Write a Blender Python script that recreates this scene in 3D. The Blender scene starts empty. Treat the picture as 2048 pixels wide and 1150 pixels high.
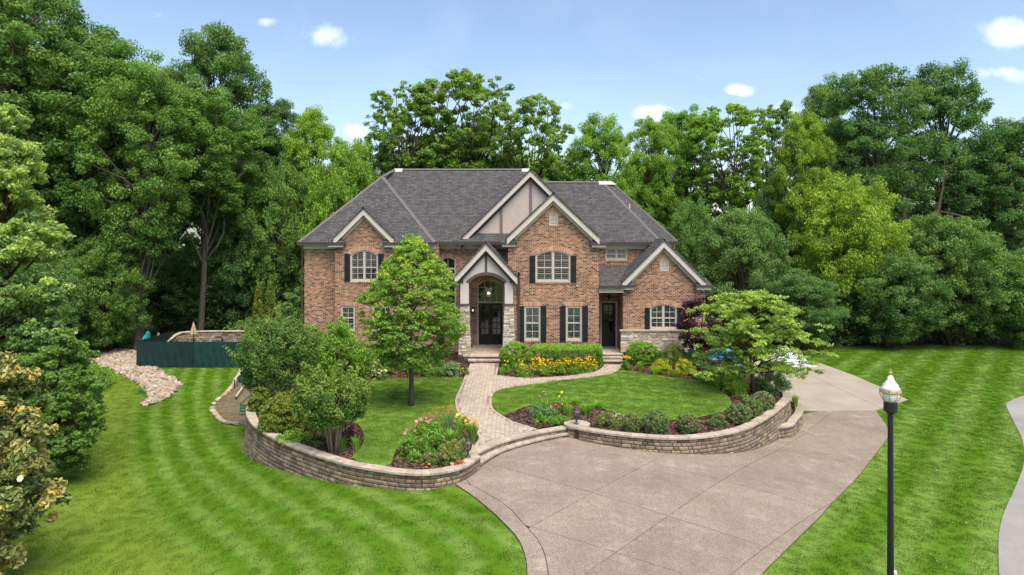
import bpy, bmesh, math, random
import numpy as np
from mathutils import Vector, Matrix
from mathutils.geometry import tessellate_polygon

# ------------------------------------------------------------------ scene
C = bpy.context.scene
COL = C.collection
rnd = random.Random(7)
rng = np.random.default_rng(7)
F, CX, HY, CAMH = 1366.0, 1024.0, 470.0, 7.15      # focal length (px), centre, horizon row, camera height

cam_d = bpy.data.cameras.new('camera'); cam = bpy.data.objects.new('camera', cam_d); COL.objects.link(cam)
cam.location = (0, 0, CAMH); cam.rotation_euler = (math.radians(90), 0, 0)
cam_d.sensor_width = 36; cam_d.lens = F / 2048 * 36; cam_d.shift_y = -105 / 2048
cam_d.clip_start = 0.5; cam_d.clip_end = 1500
C.camera = cam

SUN_EL, SUN_AZ = 61.0, 156.0          # elevation; compass bearing of the sun (0 = +Y, away from the camera), clockwise
w = bpy.data.worlds.new('World'); C.world = w; w.use_nodes = True
nt = w.node_tree; nt.nodes.clear()
def N(tree, typ, **kw):
    n = tree.nodes.new(typ)
    for k, v in kw.items():
        if k.startswith('i_'):
            key = k[2:]
            key = int(key) if key.isdigit() else key.replace('_', ' ')
            n.inputs[key].default_value = v
        else: setattr(n, k, v)
    return n
L = lambda t, a, b: t.links.new(a, b)
def M_(tree, op, a, b=None, c=None, clamp=False):
    n = tree.nodes.new('ShaderNodeMath'); n.operation = op; n.use_clamp = clamp
    for i, v in enumerate((a, b, c)):
        if v is None: continue
        if hasattr(v, 'links'): tree.links.new(v, n.inputs[i])
        else: n.inputs[i].default_value = v
    return n.outputs[0]
sky = N(nt, 'ShaderNodeTexSky', sky_type='NISHITA', sun_disc=False)
sky.sun_elevation = math.radians(SUN_EL); sky.sun_rotation = math.radians(SUN_AZ)
sky.air_density = 1.0; sky.dust_density = 1.6; sky.ozone_density = 2.2; sky.altitude = 200
tc = N(nt, 'ShaderNodeTexCoord'); sep = N(nt, 'ShaderNodeSeparateXYZ'); L(nt, tc.outputs['Generated'], sep.inputs[0])
yy = M_(nt, 'MAXIMUM', sep.outputs[1], 0.05)
U, V = M_(nt, 'DIVIDE', sep.outputs[0], yy), M_(nt, 'DIVIDE', sep.outputs[2], yy)
nz1 = N(nt, 'ShaderNodeTexNoise', i_Scale=32.0, i_Detail=8.0, i_Roughness=0.6); L(nt, tc.outputs['Generated'], nz1.inputs['Vector'])
cl = None
for px, py, a, b, s in [(650, 72, 58, 26, 1.0), (533, 42, 30, 14, .8), (318, 30, 24, 14, .35), (2030, 66, 80, 42, 1.0), (2010, 147, 70, 22, .85),
                        (1478, 180, 34, 14, 1.1), (1312, 226, 50, 22, 1.1), (715, 262, 34, 18, 1.1), (1130, 210, 30, 16, .6), (1010, 200, 26, 14, .5),
                        (1405, 158, 22, 12, .5), (1560, 222, 40, 20, .8), (1090, 290, 60, 26, .8)]:
    u0, v0 = (px - CX) / F, (HY - py) / F
    du = M_(nt, 'DIVIDE', M_(nt, 'SUBTRACT', U, u0), a * 1.35 / F); dv = M_(nt, 'DIVIDE', M_(nt, 'SUBTRACT', V, v0), b * 1.35 / F)
    r = M_(nt, 'SQRT', M_(nt, 'ADD', M_(nt, 'MULTIPLY', du, du), M_(nt, 'MULTIPLY', dv, dv)))
    e = M_(nt, 'MULTIPLY', M_(nt, 'SUBTRACT', 1.0, r, clamp=True), s)
    cl = e if cl is None else M_(nt, 'MAXIMUM', cl, e)
cl = M_(nt, 'MULTIPLY', cl, M_(nt, 'GREATER_THAN', sep.outputs[1], 0.06))
m = M_(nt, 'MULTIPLY', M_(nt, 'SUBTRACT', M_(nt, 'ADD', M_(nt, 'MULTIPLY', cl, 0.85), M_(nt, 'MULTIPLY', nz1.outputs['Fac'], 1.5)), 1.0), 1.15, clamp=True)
m = M_(nt, 'MULTIPLY', m, M_(nt, 'MULTIPLY', cl, 2.0, clamp=True))
tn = N(nt, 'ShaderNodeMix', data_type='RGBA', blend_type='MULTIPLY'); tn.inputs[0].default_value = 1; tn.inputs[7].default_value = (.81, .765, .745, 1); L(nt, sky.outputs[0], tn.inputs[6])
nz2 = N(nt, 'ShaderNodeTexNoise', i_Scale=5.0, i_Detail=8.0, i_Roughness=0.55, i_Distortion=.6); L(nt, tc.outputs['Generated'], nz2.inputs['Vector'])
wisp = M_(nt, 'MULTIPLY', M_(nt, 'SUBTRACT', nz2.outputs['Fac'], .47), 1.3, clamp=True)
m = M_(nt, 'MAXIMUM', m, M_(nt, 'MULTIPLY', wisp, .22))
m = M_(nt, 'MULTIPLY', m, .72)
mx = N(nt, 'ShaderNodeMix', data_type='RGBA'); L(nt, m, mx.inputs[0]); L(nt, tn.outputs[2], mx.inputs[6]); mx.inputs[7].default_value = (6.3, 6.4, 6.7, 1)
bg = N(nt, 'ShaderNodeBackground', i_Strength=0.11); L(nt, mx.outputs[2], bg.inputs[0])
wo = N(nt, 'ShaderNodeOutputWorld'); L(nt, bg.outputs[0], wo.inputs[0])

sd = bpy.data.lights.new('sun', 'SUN'); sun = bpy.data.objects.new('sun', sd); COL.objects.link(sun)
sd.energy = 2.15; sd.angle = math.radians(45); sd.color = (1.0, 0.91, 0.78)
az = math.radians(SUN_AZ); el = math.radians(SUN_EL)
sun_dir = Vector((math.sin(az) * math.cos(el), math.cos(az) * math.cos(el), math.sin(el)))
sun.rotation_euler = sun_dir.to_track_quat('Z', 'Y').to_euler()
vs = C.view_settings; vs.view_transform = 'Standard'; vs.look = 'None'; vs.gamma = 1.0; vs.use_curve_mapping = False; vs.exposure = 1.46
C.render.engine = 'CYCLES'; C.cycles.max_bounces = 10; C.cycles.diffuse_bounces = 7; C.cycles.transparent_max_bounces = 12
C.cycles.use_denoising = True

# ------------------------------------------------------------------ terrain height and unprojection
_gx = [-90, -13, -10.5, -8.4, -7, -4.6, -2, 0, 2, 4, 6, 7.7, 10, 12, 16, 90]
_gz = [-1.5, -1.5, -1.35, -.92, -.75, -.47, -.38, -.34, -.35, -.41, -.5, -.65, -1.0, -1.2, -1.25, -1.25]
_fx = np.arange(-90, 90.01, .1); _fz = np.interp(_fx, _gx, _gz)
_k = np.hanning(21); _k /= _k.sum(); _fz = np.convolve(np.pad(_fz, 10, mode='edge'), _k, 'valid')
def g(x): return np.interp(x, _fx, _fz)
def wx(px, Y): return (px - CX) * Y / F
def wz(py, Y): return CAMH - (py - HY) * Y / F
def at(px, py, z=None):
    """the ground point seen at a place of the photograph, z=None: on the terrain"""
    if z is not None:
        Y = (CAMH - z) * F / (py - HY); return (wx(px, Y), Y)
    zz = -.8
    for _ in range(40):
        Y = (CAMH - zz) * F / (py - HY); X = wx(px, Y); zz = .5 * zz + .5 * float(g(X))
    return (X, Y)
def P2(lst, z=None): return [at(a, b, z) for a, b in lst]
def smooth(pts, n=6, closed=False):
    pts = [np.array(p, float) for p in pts]; out = []; m = len(pts)
    for i in range(m if closed else m - 1):
        if closed: p0, p1, p2, p3 = pts[i - 1], pts[i], pts[(i + 1) % m], pts[(i + 2) % m]
        else: p0, p1, p2, p3 = pts[max(i - 1, 0)], pts[i], pts[i + 1], pts[min(i + 2, m - 1)]
        for k in range(n):
            t = k / n
            out.append(.5 * (2 * p1 + (p2 - p0) * t + (2 * p0 - 5 * p1 + 4 * p2 - p3) * t * t + (3 * p1 - p0 - 3 * p2 + p3) * t ** 3))
    if not closed: out.append(pts[-1])
    return [tuple(p) for p in out]
def inside(poly, X, Y):
    X, Y = np.asarray(X, float), np.asarray(Y, float); r = np.zeros(X.shape, bool); n = len(poly)
    for i in range(n):
        x1, y1 = poly[i][:2]; x2, y2 = poly[(i + 1) % n][:2]
        if y1 == y2: continue
        c = ((y1 > Y) != (y2 > Y)) & (X < (x2 - x1) * (Y - y1) / (y2 - y1) + x1); r ^= c
    return r
def edge_dist(poly, X, Y, closed=True):
    X, Y = np.asarray(X, float), np.asarray(Y, float); d = np.full(X.shape, 1e9); n = len(poly)
    for i in range(n if closed else n - 1):
        a = np.array(poly[i][:2], float); b = np.array(poly[(i + 1) % n][:2], float); ab = b - a; q = ab @ ab
        if q < 1e-12: continue
        t = np.clip(((X - a[0]) * ab[0] + (Y - a[1]) * ab[1]) / q, 0, 1)
        d = np.minimum(d, np.hypot(X - a[0] - t * ab[0], Y - a[1] - t * ab[1]))
    return d

# ------------------------------------------------------------------ materials
def mat(name):
    m = bpy.data.materials.new(name); m.use_nodes = True; t = m.node_tree
    b = t.nodes['Principled BSDF']; return m, t, b
def ramp(t, fac, stops, interp='LINEAR'):
    r = t.nodes.new('ShaderNodeValToRGB'); r.color_ramp.interpolation = interp
    els = r.color_ramp.elements
    while len(els) < len(stops): els.new(0.5)
    for e, (p, c) in zip(els, stops): e.position = p; e.color = (*c, 1)
    t.links.new(fac, r.inputs[0]); return r.outputs[0]
def mixc(t, fac, a, b, blend='MIX'):
    n = t.nodes.new('ShaderNodeMix'); n.data_type = 'RGBA'; n.blend_type = blend
    for i, v in ((0, fac), (6, a), (7, b)):
        if hasattr(v, 'links'): t.links.new(v, n.inputs[i])
        elif i == 0: n.inputs[0].default_value = v
        else: n.inputs[i].default_value = (*v, 1)
    return n.outputs[2]
def coords(t, which='pos'):
    if which == 'pos': return t.nodes.new('ShaderNodeNewGeometry').outputs['Position']
    if which == 'uv': return t.nodes.new('ShaderNodeUVMap').outputs[0]
    return t.nodes.new('ShaderNodeTexCoord').outputs['Object']
def noise(t, vec, scale, detail=4, rough=.6, out='Fac'):
    n = t.nodes.new('ShaderNodeTexNoise'); n.inputs['Scale'].default_value = scale; n.inputs['Detail'].default_value = detail
    n.inputs['Roughness'].default_value = rough; t.links.new(vec, n.inputs['Vector']); return n.outputs[out]
def bump(t, b, h, strength=.4, dist=.02):
    n = t.nodes.new('ShaderNodeBump'); n.inputs['Strength'].default_value = strength; n.inputs['Distance'].default_value = dist
    t.links.new(h, n.inputs['Height']); t.links.new(n.outputs[0], b.inputs['Normal'])
def rough(b, r, spec=.3): b.inputs['Roughness'].default_value = r; b.inputs['Specular IOR Level'].default_value = spec
def simple(name, col, r=.6, var=.18, scale=6, bmp=0, spec=.3, metal=0, src='obj'):
    m, t, b = mat(name); v = coords(t, src); n = noise(t, v, scale)
    c1 = tuple(max(0, x * (1 - var)) for x in col); c2 = tuple(x * (1 + var) for x in col)
    L(t, ramp(t, n, [(.3, c1), (.7, c2)]), b.inputs['Base Color']); rough(b, r, spec); b.inputs['Metallic'].default_value = metal
    if bmp: bump(t, b, noise(t, v, scale * 6), bmp, .01)
    return m
def per_piece(name, cols, r=.85, gs=9, bmp=.5, bscale=30, dirt=.35):
    """stone whose colour changes from piece to piece (object random) and mottles inside a piece"""
    m, t, b = mat(name); oi = t.nodes.new('ShaderNodeObjectInfo'); v = coords(t, 'pos')
    at_ = t.nodes.new('ShaderNodeAttribute'); at_.attribute_name = 'tint'
    s = M_(t, 'FRACT', M_(t, 'ADD', oi.outputs['Random'], at_.outputs['Fac']))
    k = len(cols); c = ramp(t, s, [(i / k, c) for i, c in enumerate(cols)], 'CONSTANT')
    n = noise(t, v, gs, 6, .65); c = mixc(t, dirt, c, ramp(t, n, [(.25, (.25, .25, .25)), (.75, (1.5, 1.5, 1.5))]), 'MULTIPLY')
    L(t, c, b.inputs['Base Color']); rough(b, r, .2); bump(t, b, noise(t, v, bscale, 5), bmp, .012); return m

def brick_mat():
    m, t, b = mat('red_brick'); uv = coords(t, 'uv'); br = t.nodes.new('ShaderNodeTexBrick')
    br.inputs['Scale'].default_value = 1; br.inputs['Brick Width'].default_value = .212; br.inputs['Row Height'].default_value = .081
    br.inputs['Mortar Size'].default_value = .011; br.inputs['Mortar Smooth'].default_value = .15; br.inputs['Bias'].default_value = 0
    br.inputs['Color1'].default_value = (0, 0, 0, 1); br.inputs['Color2'].default_value = (1, 1, 1, 1); br.inputs['Mortar'].default_value = (.5, .5, .5, 1)
    L(t, uv, br.inputs['Vector'])
    c = ramp(t, br.outputs['Color'], [(0, (.035, .026, .024)), (.12, (.085, .045, .035)), (.26, (.22, .095, .058)), (.46, (.31, .145, .085)), (.66, (.36, .19, .11)), (.82, (.26, .12, .072)), (.93, (.44, .27, .18))], 'CONSTANT')
    p = coords(t, 'pos'); c = mixc(t, .5, c, ramp(t, noise(t, p, 14, 5), [(.3, (.6, .6, .6)), (.7, (1.35, 1.3, 1.25))]), 'MULTIPLY')
    c = mixc(t, .55, c, ramp(t, noise(t, p, .8, 3), [(.35, (.8, .78, .78)), (.65, (1.16, 1.16, 1.14))]), 'MULTIPLY')
    c = mixc(t, br.outputs['Fac'], c, (.55, .40, .28)); L(t, c, b.inputs['Base Color']); rough(b, .9, .15)
    bump(t, b, M_(t, 'SUBTRACT', 1.0, br.outputs['Fac']), .6, .012); return m
def shingle_mat():
    m, t, b = mat('grey_shingle'); uv = coords(t, 'uv'); br = t.nodes.new('ShaderNodeTexBrick')
    br.inputs['Scale'].default_value = 1; br.inputs['Brick Width'].default_value = .27; br.inputs['Row Height'].default_value = .15
    br.inputs['Mortar Size'].default_value = .010; br.inputs['Mortar Smooth'].default_value = .3; br.offset = .37
    br.inputs['Color1'].default_value = (0, 0, 0, 1); br.inputs['Color2'].default_value = (1, 1, 1, 1); br.inputs['Mortar'].default_value = (.2, .2, .2, 1)
    L(t, uv, br.inputs['Vector'])
    c = ramp(t, br.outputs['Color'], [(0, (.072, .070, .071)), (.3, (.087, .085, .085)), (.6, (.104, .101, .100)), (1, (.126, .122, .120))], 'LINEAR')
    p = coords(t, 'pos'); c = mixc(t, .5, c, ramp(t, noise(t, p, 1.6, 4), [(.3, (.88, .87, .88)), (.7, (1.1, 1.1, 1.1))]), 'MULTIPLY')
    c = mixc(t, .6, c, ramp(t, noise(t, p, 40, 3), [(.3, (.7, .7, .7)), (.7, (1.25, 1.25, 1.25))]), 'MULTIPLY')
    sp = t.nodes.new('ShaderNodeSeparateXYZ'); L(t, uv, sp.inputs[0])
    fr = M_(t, 'FRACT', M_(t, 'DIVIDE', sp.outputs[1], .15))
    c = mixc(t, br.outputs['Fac'], c, (.03, .028, .03)); L(t, c, b.inputs['Base Color']); rough(b, .92, .15)
    bump(t, b, M_(t, 'SUBTRACT', M_(t, 'MULTIPLY', fr, -1.0), br.outputs['Fac']), .8, .02); return m

def grass_mat(name, kind):
    m, t, b = mat(name); p = coords(t, 'pos'); s = t.nodes.new('ShaderNodeSeparateXYZ'); L(t, p, s.inputs[0]); x, y = s.outputs[0], s.outputs[1]
    wob = M_(t, 'MULTIPLY', M_(t, 'SUBTRACT', noise(t, p, .22, 1), .5), .35)
    vv = M_(t, 'SUBTRACT', M_(t, 'SUBTRACT', M_(t, 'MULTIPLY', y, .8), M_(t, 'MULTIPLY', x, .6)), 22.5)
    qq = M_(t, 'SUBTRACT', M_(t, 'ADD', M_(t, 'MULTIPLY', x, .8), M_(t, 'MULTIPLY', y, .6)), M_(t, 'MULTIPLY', M_(t, 'MULTIPLY', vv, vv), .0063))
    dq = M_(t, 'MULTIPLY', M_(t, 'SUBTRACT', 9.72, qq), 1.22)              # passes sweeping round the long wall
    ex, ey_ = M_(t, 'ADD', x, 7.5), M_(t, 'SUBTRACT', y, 15.0)             # passes following the edge of the drive
    dD = M_(t, 'SUBTRACT', 7.9, M_(t, 'SQRT', M_(t, 'ADD', M_(t, 'MULTIPLY', ex, ex), M_(t, 'MULTIPLY', ey_, ey_))))
    dD = M_(t, 'ADD', dD, M_(t, 'MULTIPLY', M_(t, 'ADD', M_(t, 'MAXIMUM', M_(t, 'SUBTRACT', y, 20.0), 0.0), M_(t, 'MAXIMUM', M_(t, 'SUBTRACT', -5.5, x), 0.0)), 4.0))
    sm = t.nodes.new('ShaderNodeMath'); sm.operation = 'SMOOTH_MIN'; L(t, dq, sm.inputs[0]); L(t, dD, sm.inputs[1]); sm.inputs[2].default_value = 1.0
    d = M_(t, 'ADD', sm.outputs[0], M_(t, 'MULTIPLY', wob, .4))
    right = M_(t, 'ADD', M_(t, 'SUBTRACT', M_(t, 'MULTIPLY', x, .79), M_(t, 'MULTIPLY', y, .615)), M_(t, 'MULTIPLY', wob, .7))
    isr = M_(t, 'GREATER_THAN', x, 3.5)
    sL = M_(t, 'COSINE', M_(t, 'MULTIPLY', M_(t, 'SUBTRACT', d, 1.3), 2 * math.pi / 1.2)); sR = M_(t, 'COSINE', M_(t, 'MULTIPLY', M_(t, 'ADD', right, 2.95), 2 * math.pi / 1.8))
    st = M_(t, 'ADD', M_(t, 'MULTIPLY', sL, M_(t, 'SUBTRACT', 1.0, isr)), M_(t, 'MULTIPLY', sR, isr))
    if kind == 'inner': st = M_(t, 'SINE', M_(t, 'MULTIPLY', M_(t, 'ADD', M_(t, 'ADD', M_(t, 'MULTIPLY', x, .3), y), wob), 4.2)); amp = .22
    else: amp = .88
    st = M_(t, 'MULTIPLY_ADD', M_(t, 'MULTIPLY', M_(t, 'MULTIPLY', st, 1.3), 1.0), .5, .38, clamp=True)
    far = M_(t, 'SUBTRACT', 1.0, M_(t, 'MULTIPLY', M_(t, 'SUBTRACT', 4.3, qq), .8, clamp=True), clamp=True) if kind != 'inner' else None
    if far is not None: far = M_(t, 'MAXIMUM', far, isr)
    fade = M_(t, 'MULTIPLY_ADD', M_(t, 'MULTIPLY', M_(t, 'SUBTRACT', noise(t, p, .28, 2), .33), 2.6, clamp=True), .6, .4)
    a = M_(t, 'MULTIPLY', M_(t, 'MULTIPLY', st, amp), fade) if kind != 'inner' else M_(t, 'MULTIPLY_ADD', st, .22, .32)
    if far is not None: a = M_(t, 'MULTIPLY', a, far)
    c = mixc(t, a, (.084, .182, .008), (.190, .298, .058))
    if far is not None:                                                    # worn, yellower turf at the far left
        wornf = M_(t, 'MULTIPLY', M_(t, 'SUBTRACT', 1.0, far), M_(t, 'MULTIPLY', noise(t, p, .5, 4), .95), clamp=True)
        c = mixc(t, wornf, c, (.235, .30, .045))
    c = mixc(t, .8, c, ramp(t, noise(t, p, 1.3, 6, .7), [(.3, (.93, .95, .90)), (.5, (1, 1, 1)), (.7, (1.06, 1.04, 1.04))]), 'MULTIPLY')
    c = mixc(t, .8, c, ramp(t, noise(t, p, 17, 4, .7), [(.3, (.88, .89, .84)), (.7, (1.11, 1.09, 1.1))]), 'MULTIPLY')
    L(t, c, b.inputs['Base Color']); rough(b, .75, .12); bump(t, b, noise(t, p, 26, 4, .8), .35, .05)
    return m
def aggregate_mat():
    m, t, b = mat('aggregate_concrete'); p = coords(t, 'pos')
    vo = t.nodes.new('ShaderNodeTexVoronoi'); vo.inputs['Scale'].default_value = 62; L(t, p, vo.inputs['Vector'])
    oi = t.nodes.new('ShaderNodeObjectInfo')
    c = ramp(t, vo.outputs['Color'], [(.1, (.185, .146, .112)), (.4, (.285, .233, .182)), (.7, (.345, .288, .232)), (.95, (.48, .415, .35))])
    c = mixc(t, .75, c, ramp(t, noise(t, p, .45, 7, .7), [(.3, (.74, .72, .69)), (.5, (1, .99, .98)), (.72, (1.2, 1.2, 1.2))]), 'MULTIPLY')
    c = mixc(t, .6, c, ramp(t, noise(t, p, 3.5, 6, .7), [(.3, (.82, .8, .78)), (.7, (1.15, 1.15, 1.14))]), 'MULTIPLY')
    sc = M_(t, 'MULTIPLY', M_(t, 'SUBTRACT', noise(t, p, .9, 8, .75), .545), 3.4, clamp=True)
    c = mixc(t, sc, c, (.50, .45, .39))
    c = mixc(t, 1.0, c, ramp(t, oi.outputs['Random'], [(0, (.93, .93, .93)), (1, (1.06, 1.05, 1.04))]), 'MULTIPLY')
    L(t, c, b.inputs['Base Color']); rough(b, .85, .2); bump(t, b, vo.outputs['Distance'], .35, .01); return m
def concrete_mat(name, a, c2):
    m, t, b = mat(name); p = coords(t, 'pos'); c = ramp(t, noise(t, p, .6, 6, .65), [(.3, a), (.7, c2)])
    mp = t.nodes.new('ShaderNodeMapping'); mp.inputs['Scale'].default_value = (3, 14, 3); L(t, p, mp.inputs[0])
    c = mixc(t, .6, c, ramp(t, noise(t, mp.outputs[0], 3, 5, .7), [(.3, (.82, .82, .82)), (.7, (1.15, 1.15, 1.15))]), 'MULTIPLY')
    L(t, c, b.inputs['Base Color']); rough(b, .85, .2); bump(t, b, noise(t, p, 60, 3), .3, .006); return m
def mulch_mat():
    m, t, b = mat('bark_mulch'); p = coords(t, 'pos'); vo = t.nodes.new('ShaderNodeTexVoronoi'); vo.inputs['Scale'].default_value = 22; L(t, p, vo.inputs['Vector'])
    c = ramp(t, vo.outputs['Color'], [(.1, (.028, .014, .010)), (.5, (.085, .042, .030)), (.8, (.14, .078, .058)), (1, (.22, .14, .11))])
    c = mixc(t, .6, c, ramp(t, noise(t, p, 2, 4), [(.3, (.7, .7, .7)), (.7, (1.2, 1.2, 1.2))]), 'MULTIPLY')
    L(t, c, b.inputs['Base Color']); rough(b, .95, .1); bump(t, b, vo.outputs['Distance'], 1.0, .05); return m
def leaf_mat(name, dark, mid, light, trans=.42, gloss=.25, k=2.6):
    """leaf colour runs with the per-leaf 'tint': old leaf, ordinary leaf, young leaf"""
    m, t, b = mat(name); a = t.nodes.new('ShaderNodeAttribute'); a.attribute_name = 'tint'
    oi = t.nodes.new('ShaderNodeObjectInfo')
    dark, mid, light = [tuple(min(.85, q * k) for q in c_) for c_ in (dark, mid, light)]
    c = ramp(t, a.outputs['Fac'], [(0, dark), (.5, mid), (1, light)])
    c = mixc(t, 1.0, c, ramp(t, oi.outputs['Random'], [(0, (.82, .9, .92)), (.5, (1, 1, 1)), (1, (1.2, 1.1, .95))]), 'MULTIPLY')
    L(t, c, b.inputs['Base Color']); rough(b, .55, gloss)
    tr = t.nodes.new('ShaderNodeBsdfTranslucent'); L(t, mixc(t, 1.0, c, (1.25, 1.3, .6), 'MULTIPLY'), tr.inputs[0])
    ms = t.nodes.new('ShaderNodeMixShader'); ms.inputs[0].default_value = trans
    L(t, b.outputs[0], ms.inputs[1]); L(t, tr.outputs[0], ms.inputs[2]); L(t, ms.outputs[0], t.nodes['Material Output'].inputs[0]); return m
def bark_mat(name, a, c2, sc=9):
    m, t, b = mat(name); v = coords(t, 'obj'); mp = t.nodes.new('ShaderNodeMapping'); mp.inputs['Scale'].default_value = (1, 1, .18); L(t, v, mp.inputs[0])
    n = noise(t, mp.outputs[0], sc, 6, .7); L(t, ramp(t, n, [(.3, a), (.7, c2)]), b.inputs['Base Color']); rough(b, .9, .15); bump(t, b, n, .8, .03); return m
def glass_mat(name, col=(.02, .03, .03), fac=.55):
    m, t, b = mat(name); tr = t.nodes.new('ShaderNodeBsdfTransparent'); gl = t.nodes.new('ShaderNodeBsdfGlossy'); gl.inputs['Roughness'].default_value = .02
    fr = t.nodes.new('ShaderNodeFresnel'); fr.inputs[0].default_value = 1.5
    tr.inputs[0].default_value = (.9, .93, .92, 1)
    ms = t.nodes.new('ShaderNodeMixShader'); L(t, M_(t, 'MULTIPLY_ADD', fr.outputs[0], 1.0, .03, clamp=True), ms.inputs[0]); L(t, tr.outputs[0], ms.inputs[1]); L(t, gl.outputs[0], ms.inputs[2])
    L(t, ms.outputs[0], t.nodes['Material Output'].inputs[0]); return m
def dark_glass(name, lift=.0):
    m, t, b = mat(name); v = coords(t, 'pos'); L(t, ramp(t, noise(t, v, 1.3, 2), [(.3, (.006, .009, .008)), (.7, (.02, .026, .022))]), b.inputs['Base Color'])
    b.inputs['Roughness'].default_value = .03; b.inputs['Specular IOR Level'].default_value = .9; return m
def emit(name, col, s):
    m, t, b = mat(name); b.inputs['Emission Color'].default_value = (*col, 1); b.inputs['Emission Strength'].default_value = s; b.inputs['Base Color'].default_value = (*col, 1); return m

brick = brick_mat(); shingle = shingle_mat(); grass = grass_mat('lawn_grass', 'outer'); grass_in = grass_mat('front_lawn_grass', 'inner')
aggregate = aggregate_mat(); concrete = concrete_mat('pale_concrete', (.33, .285, .225), (.43, .375, .305)); path_conc = concrete_mat('grey_concrete', (.27, .25, .235), (.37, .345, .325))
mulch = mulch_mat()
soil = simple('joint_soil', (.06, .045, .033), .95, .3, 8, .4, src='pos')
sand = simple('joint_sand', (.27, .21, .17), .95, .15, 8, .3, src='pos')
floor_m = simple('woodland_floor', (.045, .05, .022), .95, .5, 1.2, .6, src='pos')
block_m = per_piece('wall_block', [(.20, .15, .10), (.255, .20, .14), (.135, .11, .085), (.29, .225, .15), (.215, .17, .125), (.17, .135, .10), (.235, .19, .145), (.31, .255, .185)], .9, 7, .7, 26, .75)
cap_m = per_piece('cap_stone', [(.47, .39, .305), (.53, .445, .36), (.42, .35, .275), (.50, .43, .35)], .85, 6, .35, 40, .45)
ledge_m = per_piece('ledge_stone', [(.58, .50, .40), (.70, .64, .55), (.48, .39, .29), (.62, .52, .38), (.40, .35, .30), (.74, .70, .63), (.55, .45, .33)], .85, 9, .6, 30, .5)
paver_m = per_piece('paver', [(.46, .375, .295), (.50, .42, .335), (.42, .34, .275), (.52, .43, .325), (.46, .39, .325)], .85, 12, .25, 60, .35)
rock_m = per_piece('river_rock', [(.48, .38, .27), (.38, .30, .22), (.54, .46, .35), (.30, .24, .18), (.46, .33, .21), (.40, .36, .31)], .85, 6, .4, 20, .5)
cream = simple('cream_trim', (.62, .56, .49), .6, .06, 5)
window_w = simple('window_frame_paint', (.56, .49, .43), .5, .05, 5)
slat_m = simple('white_louver', (.74, .72, .68), .5, .04, 5)
stucco = simple('stucco', (.56, .475, .42), .9, .06, 3, .3)
stucco_l = simple('porch_stucco', (.64, .585, .545), .9, .05, 3, .3)
timber = simple('grey_brown_timber', (.105, .085, .085), .7, .12, 6)
taupe = simple('taupe_timber', (.21, .17, .16), .7, .1, 6)
black_p = simple('black_paint', (.014, .016, .019), .5, .2, 6)
gutter_m = simple('dark_gutter', (.05, .043, .043), .45, .1, 4, spec=.5)
flash = simple('silver_flashing', (.46, .49, .50), .4, .08, 4, spec=.5)
glass = glass_mat('window_glass'); dglass = dark_glass('door_glass')
lit = emit('warm_bulb', (1, .62, .25), 6)
iron = simple('black_iron', (.012, .014, .017), .4, .2, 8, spec=.5)
pewter = simple('pewter_metal', (.10, .10, .105), .4, .25, 12, spec=.5, metal=.5)
bark_g = bark_mat('grey_bark', (.075, .06, .048), (.17, .145, .12)); bark_b = bark_mat('brown_bark', (.05, .036, .026), (.12, .09, .065)); bark_t = bark_mat('tan_bark', (.22, .165, .115), (.36, .29, .22))
LM = dict(
    mid=leaf_mat('leaf_mid_green', (.033, .066, .014), (.066, .118, .024), (.115, .172, .042)),
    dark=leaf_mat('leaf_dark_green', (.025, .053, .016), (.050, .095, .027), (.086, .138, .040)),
    blue=leaf_mat('leaf_blue_green', (.028, .058, .018), (.053, .098, .029), (.092, .145, .046)),
    yellow=leaf_mat('leaf_yellow_green', (.050, .092, .010), (.100, .165, .016), (.190, .255, .030)),
    bright=leaf_mat('leaf_bright_green', (.040, .082, .012), (.080, .145, .019), (.145, .215, .034)),
    pale=leaf_mat('leaf_pale_green', (.036, .074, .022), (.080, .134, .042), (.21, .25, .065), k=2.45),
    maple=leaf_mat('leaf_maple', (.040, .080, .014), (.092, .148, .024), (.22, .25, .038), k=2.7),
    myrtle=leaf_mat('leaf_myrtle', (.024, .060, .014), (.050, .098, .022), (.120, .170, .040), k=2.3),
    lime=leaf_mat('leaf_lime', (.048, .098, .016), (.115, .178, .034), (.235, .30, .068), k=2.1),
    plum=leaf_mat('leaf_plum', (.018, .008, .010), (.045, .018, .022), (.085, .035, .040), .2),
    magnolia=leaf_mat('leaf_magnolia', (.040, .060, .018), (.100, .112, .032), (.23, .165, .048), .12, .4),
    box=leaf_mat('leaf_boxwood', (.036, .080, .010), (.082, .150, .016), (.17, .25, .03)),
    holly=leaf_mat('leaf_holly', (.035, .065, .022), (.078, .115, .038), (.17, .175, .08), .25, k=1.9),
    yew=leaf_mat('leaf_yew', (.038, .066, .010), (.090, .120, .018), (.18, .19, .035), .3, k=2.0),
    gold=leaf_mat('leaf_gold', (.10, .13, .012), (.27, .28, .02), (.46, .42, .03), k=1.8),
    rose=leaf_mat('leaf_rose', (.05, .085, .02), (.12, .16, .04), (.24, .20, .07), k=1.9),
    olive=leaf_mat('leaf_olive_green', (.040, .078, .012), (.082, .136, .018), (.145, .20, .032)),
    blade=leaf_mat('leaf_blade', (.040, .085, .014), (.085, .155, .022), (.17, .25, .04)),
    bladeblue=leaf_mat('leaf_blade_blue', (.040, .075, .034), (.085, .140, .062), (.16, .22, .10)))
def petal(name, a, b_): return leaf_mat(name, tuple(x * .75 for x in a), a, b_, .25, .2, 1.0)
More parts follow.
